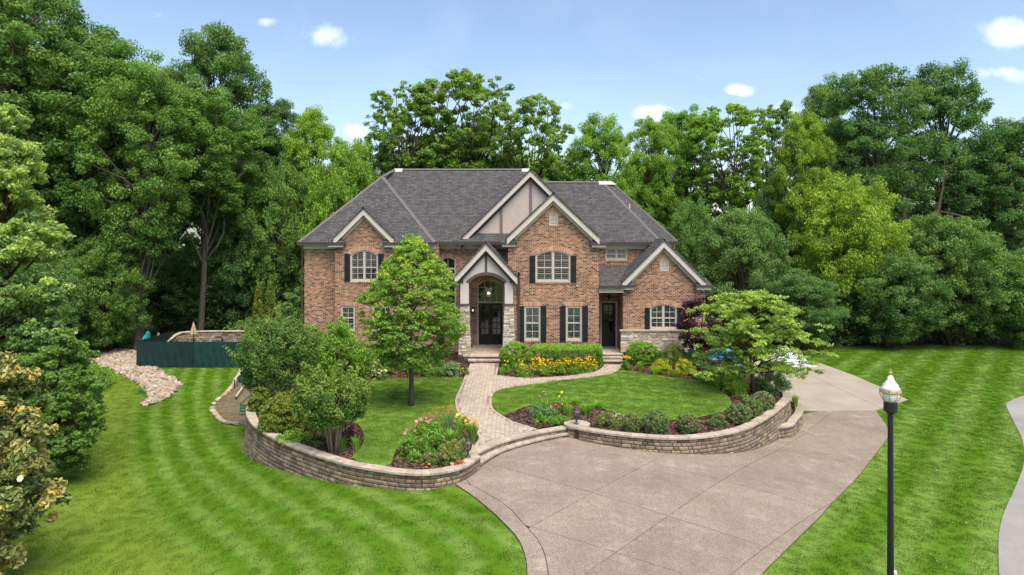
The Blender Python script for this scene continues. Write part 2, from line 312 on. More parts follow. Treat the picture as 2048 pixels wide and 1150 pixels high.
PET = dict(yellow=petal('petal_yellow', (.72, .42, .008), (.85, .60, .02)), lemon=petal('petal_lemon', (.80, .68, .03), (.9, .8, .08)), orange=petal('petal_orange', (.62, .20, .07), (.72, .32, .12)),
           coral=petal('petal_coral', (.60, .16, .10), (.72, .34, .22)), pink=petal('petal_pink', (.48, .22, .19), (.62, .36, .30)), white=petal('petal_white', (.72, .70, .62), (.82, .80, .74)),
           red=petal('petal_red', (.42, .04, .05), (.55, .09, .09)), lilac=petal('petal_lilac', (.34, .26, .30), (.55, .46, .48)))

def dim(m, k=.80):
    t = m.node_tree; b = t.nodes.get('Principled BSDF'); i = b.inputs['Base Color']
    if i.is_linked:
        src = i.links[0].from_socket; L(t, mixc(t, 1.0, src, (k, k, k), 'MULTIPLY'), i)
for _m in bpy.data.materials:
    if not _m.name.startswith(('leaf_', 'petal_', 'window_glass', 'warm_bulb')): dim(_m, {'red_brick': .87, 'wall_block': .92, 'white_louver': 1.1}.get(_m.name, .88 if 'grass' in _m.name else .82 if 'aggregate' not in _m.name else .79))
# ------------------------------------------------------------------ mesh helpers
def tag(o, label=None, cat=None, group=None, kind=None):
    if label: o['label'] = label
    if cat: o['category'] = cat
    if group: o['group'] = group
    if kind: o['kind'] = kind
    return o
def link(o, parent=None):
    COL.objects.link(o)
    if parent is not None: o.parent = parent
    return o
def empty(name, loc=(0, 0, 0), rz=0, parent=None):
    o = bpy.data.objects.new(name, None); o.location = loc; o.rotation_euler = (0, 0, rz); o.empty_display_size = .2
    return link(o, parent)
def auto_uv(me):
    n = len(me.polygons)
    if n == 0: return
    uvl = me.uv_layers.new(name='UVMap'); co = np.empty(len(me.vertices) * 3); me.vertices.foreach_get('co', co); co = co.reshape(-1, 3)
    vi = np.empty(len(me.loops), int); me.loops.foreach_get('vertex_index', vi)
    nr = np.empty(n * 3); me.polygons.foreach_get('normal', nr); nr = nr.reshape(-1, 3)
    tot = np.empty(n, int); me.polygons.foreach_get('loop_total', tot); nn = np.repeat(nr, tot, axis=0)
    flat = np.abs(nn[:, 2]) > .999
    tx = np.stack([-nn[:, 1], nn[:, 0], np.zeros(len(nn))], 1); ln = np.linalg.norm(tx, axis=1); ln[ln < 1e-9] = 1; tx /= ln[:, None]
    ty = np.cross(nn, tx); tx[flat] = (1, 0, 0); ty[flat] = (0, 1, 0); p = co[vi]
    uv = np.stack([(p * tx).sum(1), (p * ty).sum(1)], 1); uvl.data.foreach_set('uv', uv.ravel())
class MB:
    def __init__(s): s.v, s.f, s.m, s.t = [], [], [], []
    def add(s, vs, fs, m=0, tint=0.0):
        o = len(s.v); s.v += [tuple(map(float, q)) for q in vs]; s.f += [tuple(i + o for i in q) for q in fs]; s.m += [m] * len(fs); s.t += [tint] * len(vs); return s
    def box(s, x0, x1, y0, y1, z0, z1, m=0, tint=0.0):
        return s.add([(x0, y0, z0), (x1, y0, z0), (x1, y1, z0), (x0, y1, z0), (x0, y0, z1), (x1, y0, z1), (x1, y1, z1), (x0, y1, z1)],
                     [(3, 2, 1, 0), (4, 5, 6, 7), (0, 1, 5, 4), (1, 2, 6, 5), (2, 3, 7, 6), (3, 0, 4, 7)], m, tint)
    def bar(s, a, b, w, d, up=(0, 0, 1), m=0):
        """box from a to b, w across, d along 'up'"""
        a, b = Vector(a), Vector(b); t = (b - a).normalized(); u = Vector(up); x = t.cross(u)
        if x.length < 1e-6: x = t.cross(Vector((0, 1, 0)))
        x.normalize(); u = x.cross(t); x *= w / 2; u *= d / 2
        q = [a - x - u, a + x - u, a + x + u, a - x + u, b - x - u, b + x - u, b + x + u, b - x + u]
        return s.add(q, [(0, 1, 2, 3), (7, 6, 5, 4), (0, 4, 5, 1), (1, 5, 6, 2), (2, 6, 7, 3), (3, 7, 4, 0)], m)
    def tube(s, pts, rads, n=8, m=0, cap=True):
        pts = [Vector(p) for p in pts]; rings = []; o = len(s.v); vs = []
        for i, p in enumerate(pts):
            t = (pts[min(i + 1, len(pts) - 1)] - pts[max(i - 1, 0)])
            t = t.normalized() if t.length > 1e-9 else Vector((0, 0, 1)); a = t.orthogonal().normalized() if i == 0 else (a - t * a.dot(t)).normalized(); b = t.cross(a)
            for k in range(n):
                an = 2 * math.pi * k / n; vs.append(p + (a * math.cos(an) + b * math.sin(an)) * rads[i])
        fs = [(i * n + k, i * n + (k + 1) % n, (i + 1) * n + (k + 1) % n, (i + 1) * n + k) for i in range(len(pts) - 1) for k in range(n)]
        if cap: fs += [tuple(range(n))[::-1], tuple((len(pts) - 1) * n + k for k in range(n))]
        return s.add(vs, fs, m)
    def lathe(s, prof, n=16, c=(0, 0, 0), m=0):
        vs = [(c[0] + r * math.cos(2 * math.pi * k / n), c[1] + r * math.sin(2 * math.pi * k / n), c[2] + z) for r, z in prof for k in range(n)]
        fs = [(i * n + k, i * n + (k + 1) % n, (i + 1) * n + (k + 1) % n, (i + 1) * n + k) for i in range(len(prof) - 1) for k in range(n)]
        fs += [tuple(range(n))[::-1], tuple((len(prof) - 1) * n + k for k in range(n))]
        return s.add(vs, fs, m)
    def prism(s, pts, vec, m=0):
        """planar polygon extruded by vec"""
        n = len(pts); v = Vector(vec); q = [Vector(p) for p in pts]; 
        return s.add(q + [p + v for p in q], [tuple(range(n)), tuple(range(2 * n - 1, n - 1, -1))] + [(i, i + n, (i + 1) % n + n, (i + 1) % n) for i in range(n)], m)
    def mesh(s, name, mats, shade=False, fix=True, tint=False):
        me = bpy.data.meshes.new(name); me.from_pydata(s.v, [], s.f)
        for q in (mats if isinstance(mats, (list, tuple)) else [mats]): me.materials.append(q)
        me.polygons.foreach_set('material_index', s.m)
        if fix:
            bm = bmesh.new(); bm.from_mesh(me); bmesh.ops.recalc_face_normals(bm, faces=bm.faces); bm.to_mesh(me); bm.free()
        if shade: me.polygons.foreach_set('use_smooth', [True] * len(me.polygons))
        if tint:
            at_ = me.attributes.new('tint', 'FLOAT', 'POINT'); at_.data.foreach_set('value', s.t)
        auto_uv(me); me.update(); return me
    def build(s, name, mats, parent=None, shade=False, fix=True, tint=False):
        return link(bpy.data.objects.new(name, s.mesh(name, mats, shade, fix, tint)), parent)
def tess(poly, z=0.0):
    bm = bmesh.new(); vs = [bm.verts.new((p[0], p[1], z)) for p in poly]
    for t in tessellate_polygon([[Vector((p[0], p[1], 0)) for p in poly]]):
        try: bm.faces.new([vs[i] for i in t])
        except ValueError: pass
    for f in bm.faces:
        f.normal_update()
        if f.normal.z < 0: f.normal_flip()
    return bm
def drape(name, poly, m, zoff, parent=None, zfun=g, step=.5):
    """a polygon laid on the terrain"""
    bm = tess(poly)
    drape_bm(bm, zoff, zfun, step); me = bpy.data.meshes.new(name); bm.to_mesh(me); bm.free(); me.materials.append(m); auto_uv(me)
    return link(bpy.data.objects.new(name, me), parent)
def drape_bm(bm, zoff, zfun=g, step=.5):
    if zfun is g:
        xs = [v.co.x for v in bm.verts]; k = math.ceil(min(xs) / step)
        while k * step < max(xs):
            bmesh.ops.bisect_plane(bm, geom=bm.verts[:] + bm.edges[:] + bm.faces[:], plane_co=(k * step, 0, 0), plane_no=(1, 0, 0)); k += 1
        for v in bm.verts: v.co.z = float(g(v.co.x)) + zoff
    else:
        for v in bm.verts: v.co.z = zoff
    bmesh.ops.recalc_face_normals(bm, faces=bm.faces)
    if sum(f.normal.z * f.calc_area() for f in bm.faces) < 0: bmesh.ops.reverse_faces(bm, faces=bm.faces)

# ------------------------------------------------------------------ ground
def grid_sheet(name, xs, ys, m, zoff=0.0):
    X, Y = np.meshgrid(xs, ys); Z = g(X) + zoff
    v = np.stack([X, Y, Z], -1).reshape(-1, 3); nx = len(xs); ny = len(ys)
    i = np.arange(nx * ny).reshape(ny, nx); f = np.stack([i[:-1, :-1], i[:-1, 1:], i[1:, 1:], i[1:, :-1]], -1).reshape(-1, 4)
    me = bpy.data.meshes.new(name); me.from_pydata(v.tolist(), [], f.tolist()); me.materials.append(m); me.polygons.foreach_set('use_smooth', [True] * len(me.polygons))
    return link(bpy.data.objects.new(name, me))
xs = np.concatenate([np.arange(-400, -90, 30), np.arange(-90, -14, 4), np.arange(-14, 17.01, .4), np.arange(18, 90, 4), np.arange(90, 401, 30)])
lawn = tag(grid_sheet('lawn', xs, np.concatenate([np.arange(-60, 8, 8), np.arange(8, 52, 2)]), grass), kind='structure')
tag(grid_sheet('woodland_floor', xs, np.array([50, 54, 58, 64, 72, 84, 100, 150, 250, 420]), floor_m), kind='structure')

# outlines (clicked on the photograph, laid on the terrain)
drive_left = [(898, 963), (940, 990), (983, 1025), (1013, 1054), (1034, 1078), (1046, 1102), (1053, 1130), (1054, 1150)]
drive_right = [(1751.5, 823), (1775, 856), (1776, 876), (1753, 907), (1710, 962), (1663, 1009), (1640, 1036), (1590, 1085), (1525, 1150)]
dl = smooth(P2(drive_left), 4); dr = smooth(P2(drive_right), 4)
lx, ly = dl[-1]; rx_, ry_ = dr[-1]
wall_r_px = [(1139, 853), (1182, 860.6), (1236.7, 868), (1291, 872.7), (1332, 875), (1373.5, 875), (1414.5, 871.6), (1455.5, 865.3), (1496.5, 854.3), (1537.5, 832.5), (1565, 812), (1581, 795.5), (1580, 785)]
wall_l_px = [(501, 803), (494.3, 813), (492.5, 823.5), (498, 838.7), (510.8, 852.7), (531, 866.6), (561.6, 881.9), (599.7, 897), (650.5, 914.9), (701, 928.9), (752, 937.8), (802.8, 944.9), (848.5, 946.6), (891.7, 941.6), (930, 931.5), (961, 911)]
CAPZ = .12
WR = smooth(P2(wall_r_px, CAPZ), 6); WL = smooth(P2(wall_l_px, CAPZ), 6)
step_low_px = [(962, 925.5), (984.6, 910), (1014, 896), (1053, 884.5), (1092, 874.7), (1139, 866)]
step_top_px = [(957, 905), (968, 899), (997, 886), (1026.5, 877), (1056, 869.5), (1095, 861.6), (1134, 855)]
SL = smooth(P2(step_low_px, -.16), 5); ST = smooth(P2(step_top_px, .03), 5)
def offset(path, d):
    p = np.array(path); t = np.gradient(p, axis=0); t /= np.linalg.norm(t, axis=1)[:, None]
    return [tuple(q) for q in p + np.stack([-t[:, 1], t[:, 0]], 1) * d]
# the driveway runs under the steps and the right-hand wall so that no lawn shows along their foot
drv_poly = dl + [(lx + .0, 8.0), (rx_ - 2.5, 8.0)] + dr[::-1] + P2([(1640, 824.5)]) + [p for p in P2([(1606, 830)])] + [(11.2, 29.6), (9.3, 27.2), (6.1, 24.4), (2.9, 25.2), (2.2, 25.6), (.6, 25.0), (-.6, 23.6), (-1.2, 22.0), (-1.5, 21.2)]
tag(drape('driveway_bed', drv_poly, soil, .018), kind='structure')
drive = tag(empty('driveway', (0, 0, 0)), kind='structure')

def clip(poly, a, b, keep):
    """keeps the part of a polygon on one side of the line ab"""
    n = np.array([-(b[1] - a[1]), b[0] - a[0]]); out = []
    for i in range(len(poly)):
        p, q = np.array(poly[i]), np.array(poly[(i + 1) % len(poly)]); dp, dq = keep * ((p - a) @ n), keep * ((q - a) @ n)
        if dp >= 0: out.append(tuple(p))
        if dp * dq < 0: out.append(tuple(p + (q - p) * dp / (dp - dq)))
    return out
def split_polys(polys, lines):
    for a, b in lines:
        a, b = np.array(a), np.array(b); nxt = []
        for p in polys:
            for k in (1, -1):
                c = clip(p, a, b, k)
                if len(c) >= 3: nxt.append(c)
        polys = nxt
    return polys
def slab(name, poly, m, parent, z0, gap=.010):
    q = []
    for p in poly:
        p = np.array(p, float)
        if not q or np.linalg.norm(q[-1] - p) > .012: q.append(p)
    while len(q) > 2 and np.linalg.norm(q[0] - q[-1]) < .012: q.pop()
    n = len(q)
    if n < 3: return
    ar = sum(q[i][0] * q[(i + 1) % n][1] - q[(i + 1) % n][0] * q[i][1] for i in range(n)) / 2
    if abs(ar) < .015: return
    sg = 1 if ar > 0 else -1; o = []
    for i in range(n):
        d0 = q[i] - q[i - 1]; d1 = q[(i + 1) % n] - q[i]; n0 = np.array([-d0[1], d0[0]]) * sg / np.linalg.norm(d0); n1 = np.array([-d1[1], d1[0]]) * sg / np.linalg.norm(d1)
        b = n0 + n1; l = np.linalg.norm(b); b = b / l if l > 1e-6 else n0; o.append(q[i] + b * gap / max(b @ n0, .35))
    bm = tess(o); drape_bm(bm, z0)
    r = bmesh.ops.extrude_face_region(bm, geom=bm.faces[:])                 # a thickness of 4 cm below the surface
    for e in r['geom']:
        if isinstance(e, bmesh.types.BMVert): e.co.z -= 0.0
    low = [e for e in bm.verts if e not in set(x for x in r['geom'] if isinstance(x, bmesh.types.BMVert))]
    for v in low: v.co.z -= .03
    bmesh.ops.recalc_face_normals(bm, faces=bm.faces)
    me = bpy.data.meshes.new(name); bm.to_mesh(me); bm.free(); me.materials.append(m); auto_uv(me)
    return link(bpy.data.objects.new(name, me), parent)
inner = smooth(P2([(940.5, 972), (980, 993), (1016, 1017.5), (1049.5, 1053.8), (1074, 1081), (1089, 1111), (1096.5, 1150)]), 4)
near = P2([(992, 938), (1010, 923), (1035, 911), (1065, 900), (1100, 891), (1137, 886), (1213, 907), (1301, 932.6), (1370, 941), (1440, 935), (1520, 915), (1588, 888), (1640, 850)])
near = smooth(near, 3)
body = inner + [(inner[-1][0] + .1, 8.0), (rx_ - 2.5, 8.0)] + dr[::-1] + P2([(1640, 824.5), (1606, 830)]) + [(11.2, 29.6), (9.3, 27.2), (6.1, 24.4), (2.9, 25.2), (2.2, 25.6), (.6, 25.0), (-.6, 23.6), (-1.2, 22.0), (-1.5, 21.2)]
lines_px = [((1062, 1057), (1316, 919)), ((1175, 1149), (1437, 967.5)), ((1467, 1149), (1660, 1010)), ((1001, 937), (1500, 1087)), ((1062, 1057), (1358, 1149)), ((1240, 914), (1590, 1005)), ((1560, 900), (1760, 960))]
for p in split_polys([body], [P2(l) for l in lines_px[:6]]): slab('slab', p, aggregate, drive, .045)
border_l = dl + [(lx, 8.0), (inner[-1][0] + .1, 8.0)] + inner[::-1] + [(-1.5, 21.2), (-2.0, 20.85)]
for p in split_polys([border_l], [P2(l) for l in [((898, 963), (945, 974)), ((1034, 1078), (1080, 1060)), ((1053, 1148), (1098, 1147))]]): slab('border_slab', p, aggregate, drive, .045)
rear_poly = P2([(1640, 824.0), (1751.5, 822.5), (1816, 801), (1770, 779), (1710, 753), (1640, 727), (1596, 731)]) + [(14.2, 47), (12.8, 47), (12.6, 33.4)] + P2([(1597, 823)])
rear = tag(empty('rear_drive', (0, 0, 0)), kind='structure')
for p in split_polys([rear_poly], [P2(l) for l in [((1590, 737), (1751, 813)), ((1600, 775), (1780, 779))]][:1]): slab('slab', p, concrete, rear, .045)
street = P2([(2075, 785), (2048, 792), (2015.6, 805.6), (2013.6, 817), (2031, 852.6), (2045, 884), (2047, 927), (2031, 974), (2008, 1025), (1998, 1064), (1996, 1091), (1997, 1150)])
st_path = tag(empty('side_path', (0, 0, 0)), kind='structure')
spoly = smooth(street, 3) + [(street[-1][0], 8), (44, 8), (44, street[0][1])]
slab('path_slab', spoly, path_conc, st_path, .035)

# ------------------------------------------------------------------ the raised front garden
GZ = 0.0
wl_in, wr_in = offset(WL, .2), offset(WR, .2)
garden = wl_in[:-2] + [(-1.55, 22.0), (-1.3, 22.6), (-.6, 23.8), (.5, 25.0), (1.6, 25.75), (2.4, 25.95)] + wr_in[3:] + [(12.3, 31.5), (12.3, 36), (11.9, 40), (11.6, 42), (-12.9, 42), (-12.9, 40), (-12.3, 36), (-11.0, 31), (-10.5, 29)]
def skirt(name, poly, z0, m, out=.0, zb=-1.9, parent=None):
    mb = MB(); n = len(poly); top = [(x, y, z0) for x, y in poly]
    tb = tess(poly, z0); tb.verts.index_update(); mb.add([tuple(v.co) for v in tb.verts], [tuple(v.index for v in f.verts) for f in tb.faces]); tb.free(); bot = [(x, y, zb) for x, y in poly]
    mb.add(top + bot, [(i, i + n, (i + 1) % n + n, (i + 1) % n) for i in range(n)])
    bm = bmesh.new(); bm.from_mesh(mb.mesh(name, m)); bmesh.ops.remove_doubles(bm, verts=bm.verts, dist=1e-4); bmesh.ops.triangulate(bm, faces=[f for f in bm.faces if len(f.verts) > 4])
    bmesh.ops.recalc_face_normals(bm, faces=bm.faces); me = bpy.data.meshes.new(name); bm.to_mesh(me); bm.free(); me.materials.append(m); return link(bpy.data.objects.new(name, me), parent)
bed = tag(skirt('mulch_bed', garden, GZ, mulch), kind='structure')
# soil banks running down beside the house
def bank(name, edge, out, m):
    mb = MB(); a = [(x, y, GZ - .005) for x, y in edge]; b = [(x + out[i][0], y + out[i][1], float(g(x + out[i][0])) - .05) for i, (x, y) in enumerate(edge)]
    n = len(edge); mb.add(a + b, [(i, i + 1, i + 1 + n, i + n) for i in range(n - 1)]); return tag(mb.build(name, m, fix=False), kind='structure')
bank('planted_bank', [(-10.45, 28.6), (-10.7, 30), (-11.2, 32), (-12.3, 36), (-12.9, 41.5)], [(-.6, .3), (-1.0, .2), (-1.3, .2), (-1.6, 0), (-1.9, 0)], mulch)

lawnL = smooth(P2([(925, 757), (918, 778), (910, 793), (909, 807), (914, 824), (929, 841), (890, 848), (850, 862), (812, 885), (790, 905), (779, 932), (740, 929), (704, 917), (722, 897), (728, 872), (716, 850), (690, 836), (680, 815), (700, 790), (722, 763), (820, 757)], GZ), 3, True)
lawnR = smooth(P2([(996, 781), (986, 790), (984, 806), (990, 818), (1005, 830), (1028, 823), (1060, 812), (1110, 806), (1170, 812), (1217, 823), (1253, 834), (1295, 841), (1335, 843), (1390, 836.6), (1442, 825.6), (1463, 809), (1450, 788), (1409, 765), (1354, 757), (1290, 748), (1245, 741), (1222, 748), (1173, 756), (1114, 762), (1056, 770.5), (1017, 776.5)], GZ), 3, True)
lawnRl = lawnR
inl = []
for p, nm in ((lawnL, 'front_lawn'), (lawnR, 'front_lawn')):
    o = tag(drape(nm, p, grass_in, GZ + .03, zfun=None), kind='structure'); inl.append(o)

# paved walk: bedding sheet + pavers
left_e = [(940.5, 727), (928.8, 754), (919, 777.7), (911, 793), (910, 807), (915, 824.5), (929, 840), (942.5, 856), (955, 869.5), (957, 877), (950, 889)]
right_e = [(1071, 857), (1048, 850), (1024.5, 842), (1005, 831), (989, 818.7), (983.5, 807), (986, 789), (995, 781.6), (1017, 775.7), (1056, 769), (1114, 761), (1173, 755), (1222, 747), (1241, 736.6), (1245, 729), (1210, 729), (1196.4, 740.5), (1173, 746.4), (1134, 752), (1085, 755), (1046, 756), (1016.7, 753), (994, 750), (999, 727)]
wl_ = smooth(P2(left_e, .02), 3); wr_ = P2(right_e, .02)
st_back = offset(ST, .26)
walk_poly = wl_ + st_back[2:22] + smooth(wr_[:14], 3) + smooth(wr_[14:16], 1) + smooth(wr_[15:23], 3) + [wr_[23]]
walk = tag(drape('walkway', walk_poly, sand, .018, zfun=None), kind='structure')
pav = []
cw, rl = .165, .25
X0, X1 = min(p[0] for p in walk_poly), max(p[0] for p in walk_poly); Y0, Y1 = min(p[1] for p in walk_poly), max(p[1] for p in walk_poly)
gx, gy = [], []
for i in range(int((X1 - X0) / cw) + 2):
    for j in range(int((Y1 - Y0) / rl) + 2): gx.append(X0 + i * cw); gy.append(Y0 + j * rl + (i % 2) * rl / 2)
ok = inside(walk_poly, gx, gy) & (edge_dist(walk_poly, gx, gy) > .155)
cells = [(x, y, 0.0, cw, rl) for x, y, o in zip(gx, gy, ok) if o]
pp = np.array(walk_poly + [walk_poly[0]]); seg = np.linalg.norm(np.diff(pp, axis=0), axis=1); cum = np.concatenate([[0], np.cumsum(seg)])
area2 = sum(pp[i][0] * pp[i + 1][1] - pp[i + 1][0] * pp[i][1] for i in range(len(pp) - 1)); sgn = 1 if area2 > 0 else -1
for s in np.arange(.1, cum[-1] - .1, .205):
    i = min(np.searchsorted(cum, s) - 1, len(seg) - 1); t = (s - cum[i]) / max(seg[i], 1e-6); q = pp[i] + (pp[i + 1] - pp[i]) * t; d = (pp[i + 1] - pp[i]) / max(seg[i], 1e-6); nn = np.array([-d[1], d[0]]) * sgn
    q = q + nn * .06
    cells.append((q[0], q[1], math.atan2(d[1], d[0]), .2, .115))
cells.sort(key=lambda c: c[1])
def paver_mb(x, y, a, w_, l_, z=.034, mb=None, tint=0.0):
    mb = mb or MB(); hw, hl = w_ / 2 - .003, l_ / 2 - .003; zz = z + rnd.uniform(-.0025, .0025); c_, s_ = math.cos(a), math.sin(a)
    P = lambda u, v, z_: (x + u * c_ - v * s_, y + u * s_ + v * c_, z_)
    e = .006
    mb.add([P(-hw, -hl, zz - .03), P(hw, -hl, zz - .03), P(hw, hl, zz - .03), P(-hw, hl, zz - .03), P(-hw, -hl, zz - e), P(hw, -hl, zz - e), P(hw, hl, zz - e), P(-hw, hl, zz - e), P(-hw + e, -hl + e, zz), P(hw - e, -hl + e, zz), P(hw - e, hl - e, zz), P(-hw + e, hl - e, zz)],
           [(0, 1, 5, 4), (1, 2, 6, 5), (2, 3, 7, 6), (3, 0, 4, 7), (4, 5, 9, 8), (5, 6, 10, 9), (6, 7, 11, 10), (7, 4, 8, 11), (8, 9, 10, 11)], 0, tint); return mb
pmesh = {}
def paver_obj(c, parent, z=.034):
    k = (round(c[3], 3), round(c[4], 3))
    if k not in pmesh: pmesh[k] = paver_mb(0, 0, 0, c[3], c[4], 0).mesh('paver', paver_m, fix=False)
    o = link(bpy.data.objects.new('paver', pmesh[k]), parent); o.location = (c[0], c[1], z + rnd.uniform(-.003, .003)); o.rotation_euler = (rnd.uniform(-.006, .006), rnd.uniform(-.006, .006), c[2]); return o
for c in cells[:300]: paver_obj(c, walk)
mb = MB()
for c in cells[300:]: paver_mb(*c, mb=mb, tint=rnd.random())
tag(mb.build('pavers', paver_m, walk, fix=False, tint=True), kind='stuff')

# ------------------------------------------------------------------ block retaining walls
def path_fn(path):
    p = np.array(path); s = np.concatenate([[0], np.cumsum(np.linalg.norm(np.diff(p, axis=0), axis=1))])
    def at_s(q): return np.array([np.interp(q, s, p[:, 0]), np.interp(q, s, p[:, 1])])
    def nrm(q):
        a, b = at_s(max(q - .15, 0)), at_s(min(q + .15, s[-1])); t = (b - a) / np.linalg.norm(b - a); return np.array([-t[1], t[0]])
    return s[-1], at_s, nrm
def stone_mb(fn, s0, s1, d0, d1, z0, z1, gap=.007, pillow=.026, mb=None, tint=0.0, jit=.006):
    """a block between two places along a path; d0 = face offset, d1 = back offset (positive = inwards)"""
    L_, at_s, nrm = fn; mb = mb or MB(); s0 += gap; s1 -= gap; z0 += gap; z1 -= gap * .5
    a, b, na, nb = at_s(s0), at_s(s1), nrm(s0), nrm(s1); dd = d0 + rnd.uniform(-jit, jit); e = min(pillow, (z1 - z0) * .3)
    ts = (b - a) / max(np.linalg.norm(b - a), 1e-6) * e
    f = lambda p, n, d, z: (p[0] + n[0] * d, p[1] + n[1] * d, z)
    jz = [rnd.uniform(-.5, .5) * e * .6 for _ in range(4)]
    vs = [f(a, na, dd + e, z0), f(b, nb, dd + e, z0), f(b, nb, dd + e, z1), f(a, na, dd + e, z1),
          f(a + ts, na, dd, z0 + e + jz[0]), f(b - ts, nb, dd, z0 + e + jz[1]), f(b - ts, nb, dd, z1 - e + jz[2]), f(a + ts, na, dd, z1 - e + jz[3]),
          f(a, na, d1, z0), f(b, nb, d1, z0), f(b, nb, d1, z1), f(a, na, d1, z1)]
    fs = [(4, 5, 6, 7), (0, 1, 5, 4), (1, 2, 6, 5), (2, 3, 7, 6), (3, 0, 4, 7), (3, 2, 10, 11), (1, 0, 8, 9), (0, 3, 11, 8), (2, 1, 9, 10), (9, 8, 11, 10)]
    return mb.add(vs, fs, 0, tint)
def block_wall(name, path, ztop, label, group, ch=.125, cap_h=.085, zfun=None, capdepth=.33, batter=.012, lim=300, cap_len=(.24, .27), s_from=0.0):
    fn = path_fn(path); Lw = fn[0]; at_s = fn[1]; nrm = fn[2]
    mid = at_s(Lw / 2); root = tag(empty(name, (0, 0, 0)), label, 'retaining wall', group)
    zt = ztop - cap_h; blocks = []
    k = 0
    while k < 16:
        z1 = zt - k * ch; z0 = z1 - ch; s = s_from; any_ = False; d = .03 - batter * k
        s += rnd.uniform(0, .2)
        prev = s_from
        while prev < Lw - .02:
            l = rnd.choice([.18, .22, .28, .32, .36, .42]) * rnd.uniform(.92, 1.08); e = min(prev + l, Lw)
            if Lw - e < .1: e = Lw
            p = at_s((prev + e) / 2); gz = float(g(p[0])) if zfun is None else zfun(p)
            if z1 > gz + .01: blocks.append((prev, e, d, z0, z1, p)); any_ = True
            prev = e
        if not any_: break
        k += 1
    core = MB(); n = max(8, int(Lw / .3))
    ss = np.linspace(0, Lw, n); A = [at_s(q) + nrm(q) * .10 for q in ss]; B = [at_s(q) + nrm(q) * .26 for q in ss]
    vs = [(p[0], p[1], zt - .01) for p in A] + [(p[0], p[1], -1.8) for p in A] + [(p[0], p[1], zt - .01) for p in B] + [(p[0], p[1], -1.8) for p in B]
    core.add(vs, [q for i in range(n - 1) for q in ((i, i + 1, n + i + 1, n + i), (2 * n + i, 3 * n + i, 3 * n + i + 1, 2 * n + i + 1), (i, 2 * n + i, 2 * n + i + 1, i + 1))] + [(0, n, 3 * n, 2 * n), (n - 1, 3 * n - 1, 4 * n - 1, 2 * n - 1)])
    core.build('wall_core', soil, root)
    blocks.sort(key=lambda q: q[5][1] - (q[1] - q[0]) * 6)
    for q in blocks[:lim]: stone_mb(fn, q[0], q[1], q[2], .2, q[3], q[4]).build('block', block_m, root, fix=False)
    if blocks[lim:]:
        mb = MB()
        for q in blocks[lim:]: stone_mb(fn, q[0], q[1], q[2], .2, q[3], q[4], mb=mb, tint=rnd.random())
        tag(mb.build('blocks', block_m, root, fix=False, tint=True), kind='stuff')
    s = s_from; 
    while s < Lw - .03:
        e = min(s + rnd.uniform(*cap_len), Lw)
        if Lw - e < .1: e = Lw
        stone_mb(fn, s, e, -.02, capdepth, zt, ztop + rnd.uniform(-.003, .003), gap=.003, pillow=.008, jit=.003).build('cap_stone', cap_m, root, fix=False); s = e
    return root, fn
wall_l, fnL = block_wall('retaining_wall', WL, CAPZ, 'long curved block retaining wall below the crape myrtles, left of the entry steps', 'curved block retaining walls')
wall_r, fnR = block_wall('retaining_wall', WR, CAPZ, 'curved block retaining wall with round pier, holding the boxwood bed above the driveway', 'curved block retaining walls', s_from=.35)
# round pier at the start of the right-hand wall, square-ended pier at the end of the left-hand one
def ring(c, r, n=40, a0=0, a1=2 * math.pi): return [(c[0] + r * math.cos(a0 + (a1 - a0) * k / n), c[1] + r * math.sin(a0 + (a1 - a0) * k / n)) for k in range(n + 1)]
pc = at(1154, 847, CAPZ)
fnp = path_fn(ring(pc, .46, 48, math.radians(120), math.radians(395)))
for k in range(5):
    s = 0; z1 = CAPZ - .085 - k * .125
    while s < fnp[0] - .05:
        e = min(s + rnd.uniform(.18, .32), fnp[0]); stone_mb(fnp, s, e, .02, .25, z1 - .125, z1).build('block', block_m, wall_r, fix=False); s = e
MB().lathe([(.40, CAPZ - .75), (.40, CAPZ - .086)], 24, (pc[0], pc[1], 0)).build('pier_core', soil, wall_r)
for k in range(6):
    a0, a1 = k * math.pi / 3 + .2, (k + 1) * math.pi / 3 + .2 - .012
    pts = [(pc[0], pc[1], CAPZ - .085)] + [(pc[0] + .485 * math.cos(a0 + (a1 - a0) * i / 6), pc[1] + .485 * math.sin(a0 + (a1 - a0) * i / 6), CAPZ - .085) for i in range(7)]
    MB().prism(pts, (0, 0, .088 + .001 * (k % 2))).build('pier_cap', cap_m, wall_r)
pl = at(933, 914, CAPZ)
xa, ya = at(961, 911, CAPZ); xb, yb = at(948, 890, CAPZ)
pier_poly = [at(905, 934.5, CAPZ), at(930, 926, CAPZ), at(955, 909.5, CAPZ), at(952, 892, CAPZ), at(944, 888, CAPZ), at(925, 903, CAPZ), at(898, 921, CAPZ)]
for i, cutpair in enumerate([(0, 1, 5, 6), (1, 2, 3, 5), ]):
    q = [pier_poly[j] for j in cutpair]
    if i == 1: q = [pier_poly[1], pier_poly[2], pier_poly[3], pier_poly[4], pier_poly[5]]
    cxq = np.mean(q, axis=0); q = [tuple(cxq + (np.array(p) - cxq) * .988) for p in q]
    MB().prism([(x, y, CAPZ - .085) for x, y in q], (0, 0, .081)).build('pier_cap', cap_m, wall_l)
MB().prism([(x, y, -.6) for x, y in [tuple(np.mean(pier_poly, axis=0) + (np.array(p) - np.mean(pier_poly, axis=0)) * .93) for p in pier_poly]], (0, 0, .6 + CAPZ - .087)).build('pier_core', soil, wall_l)
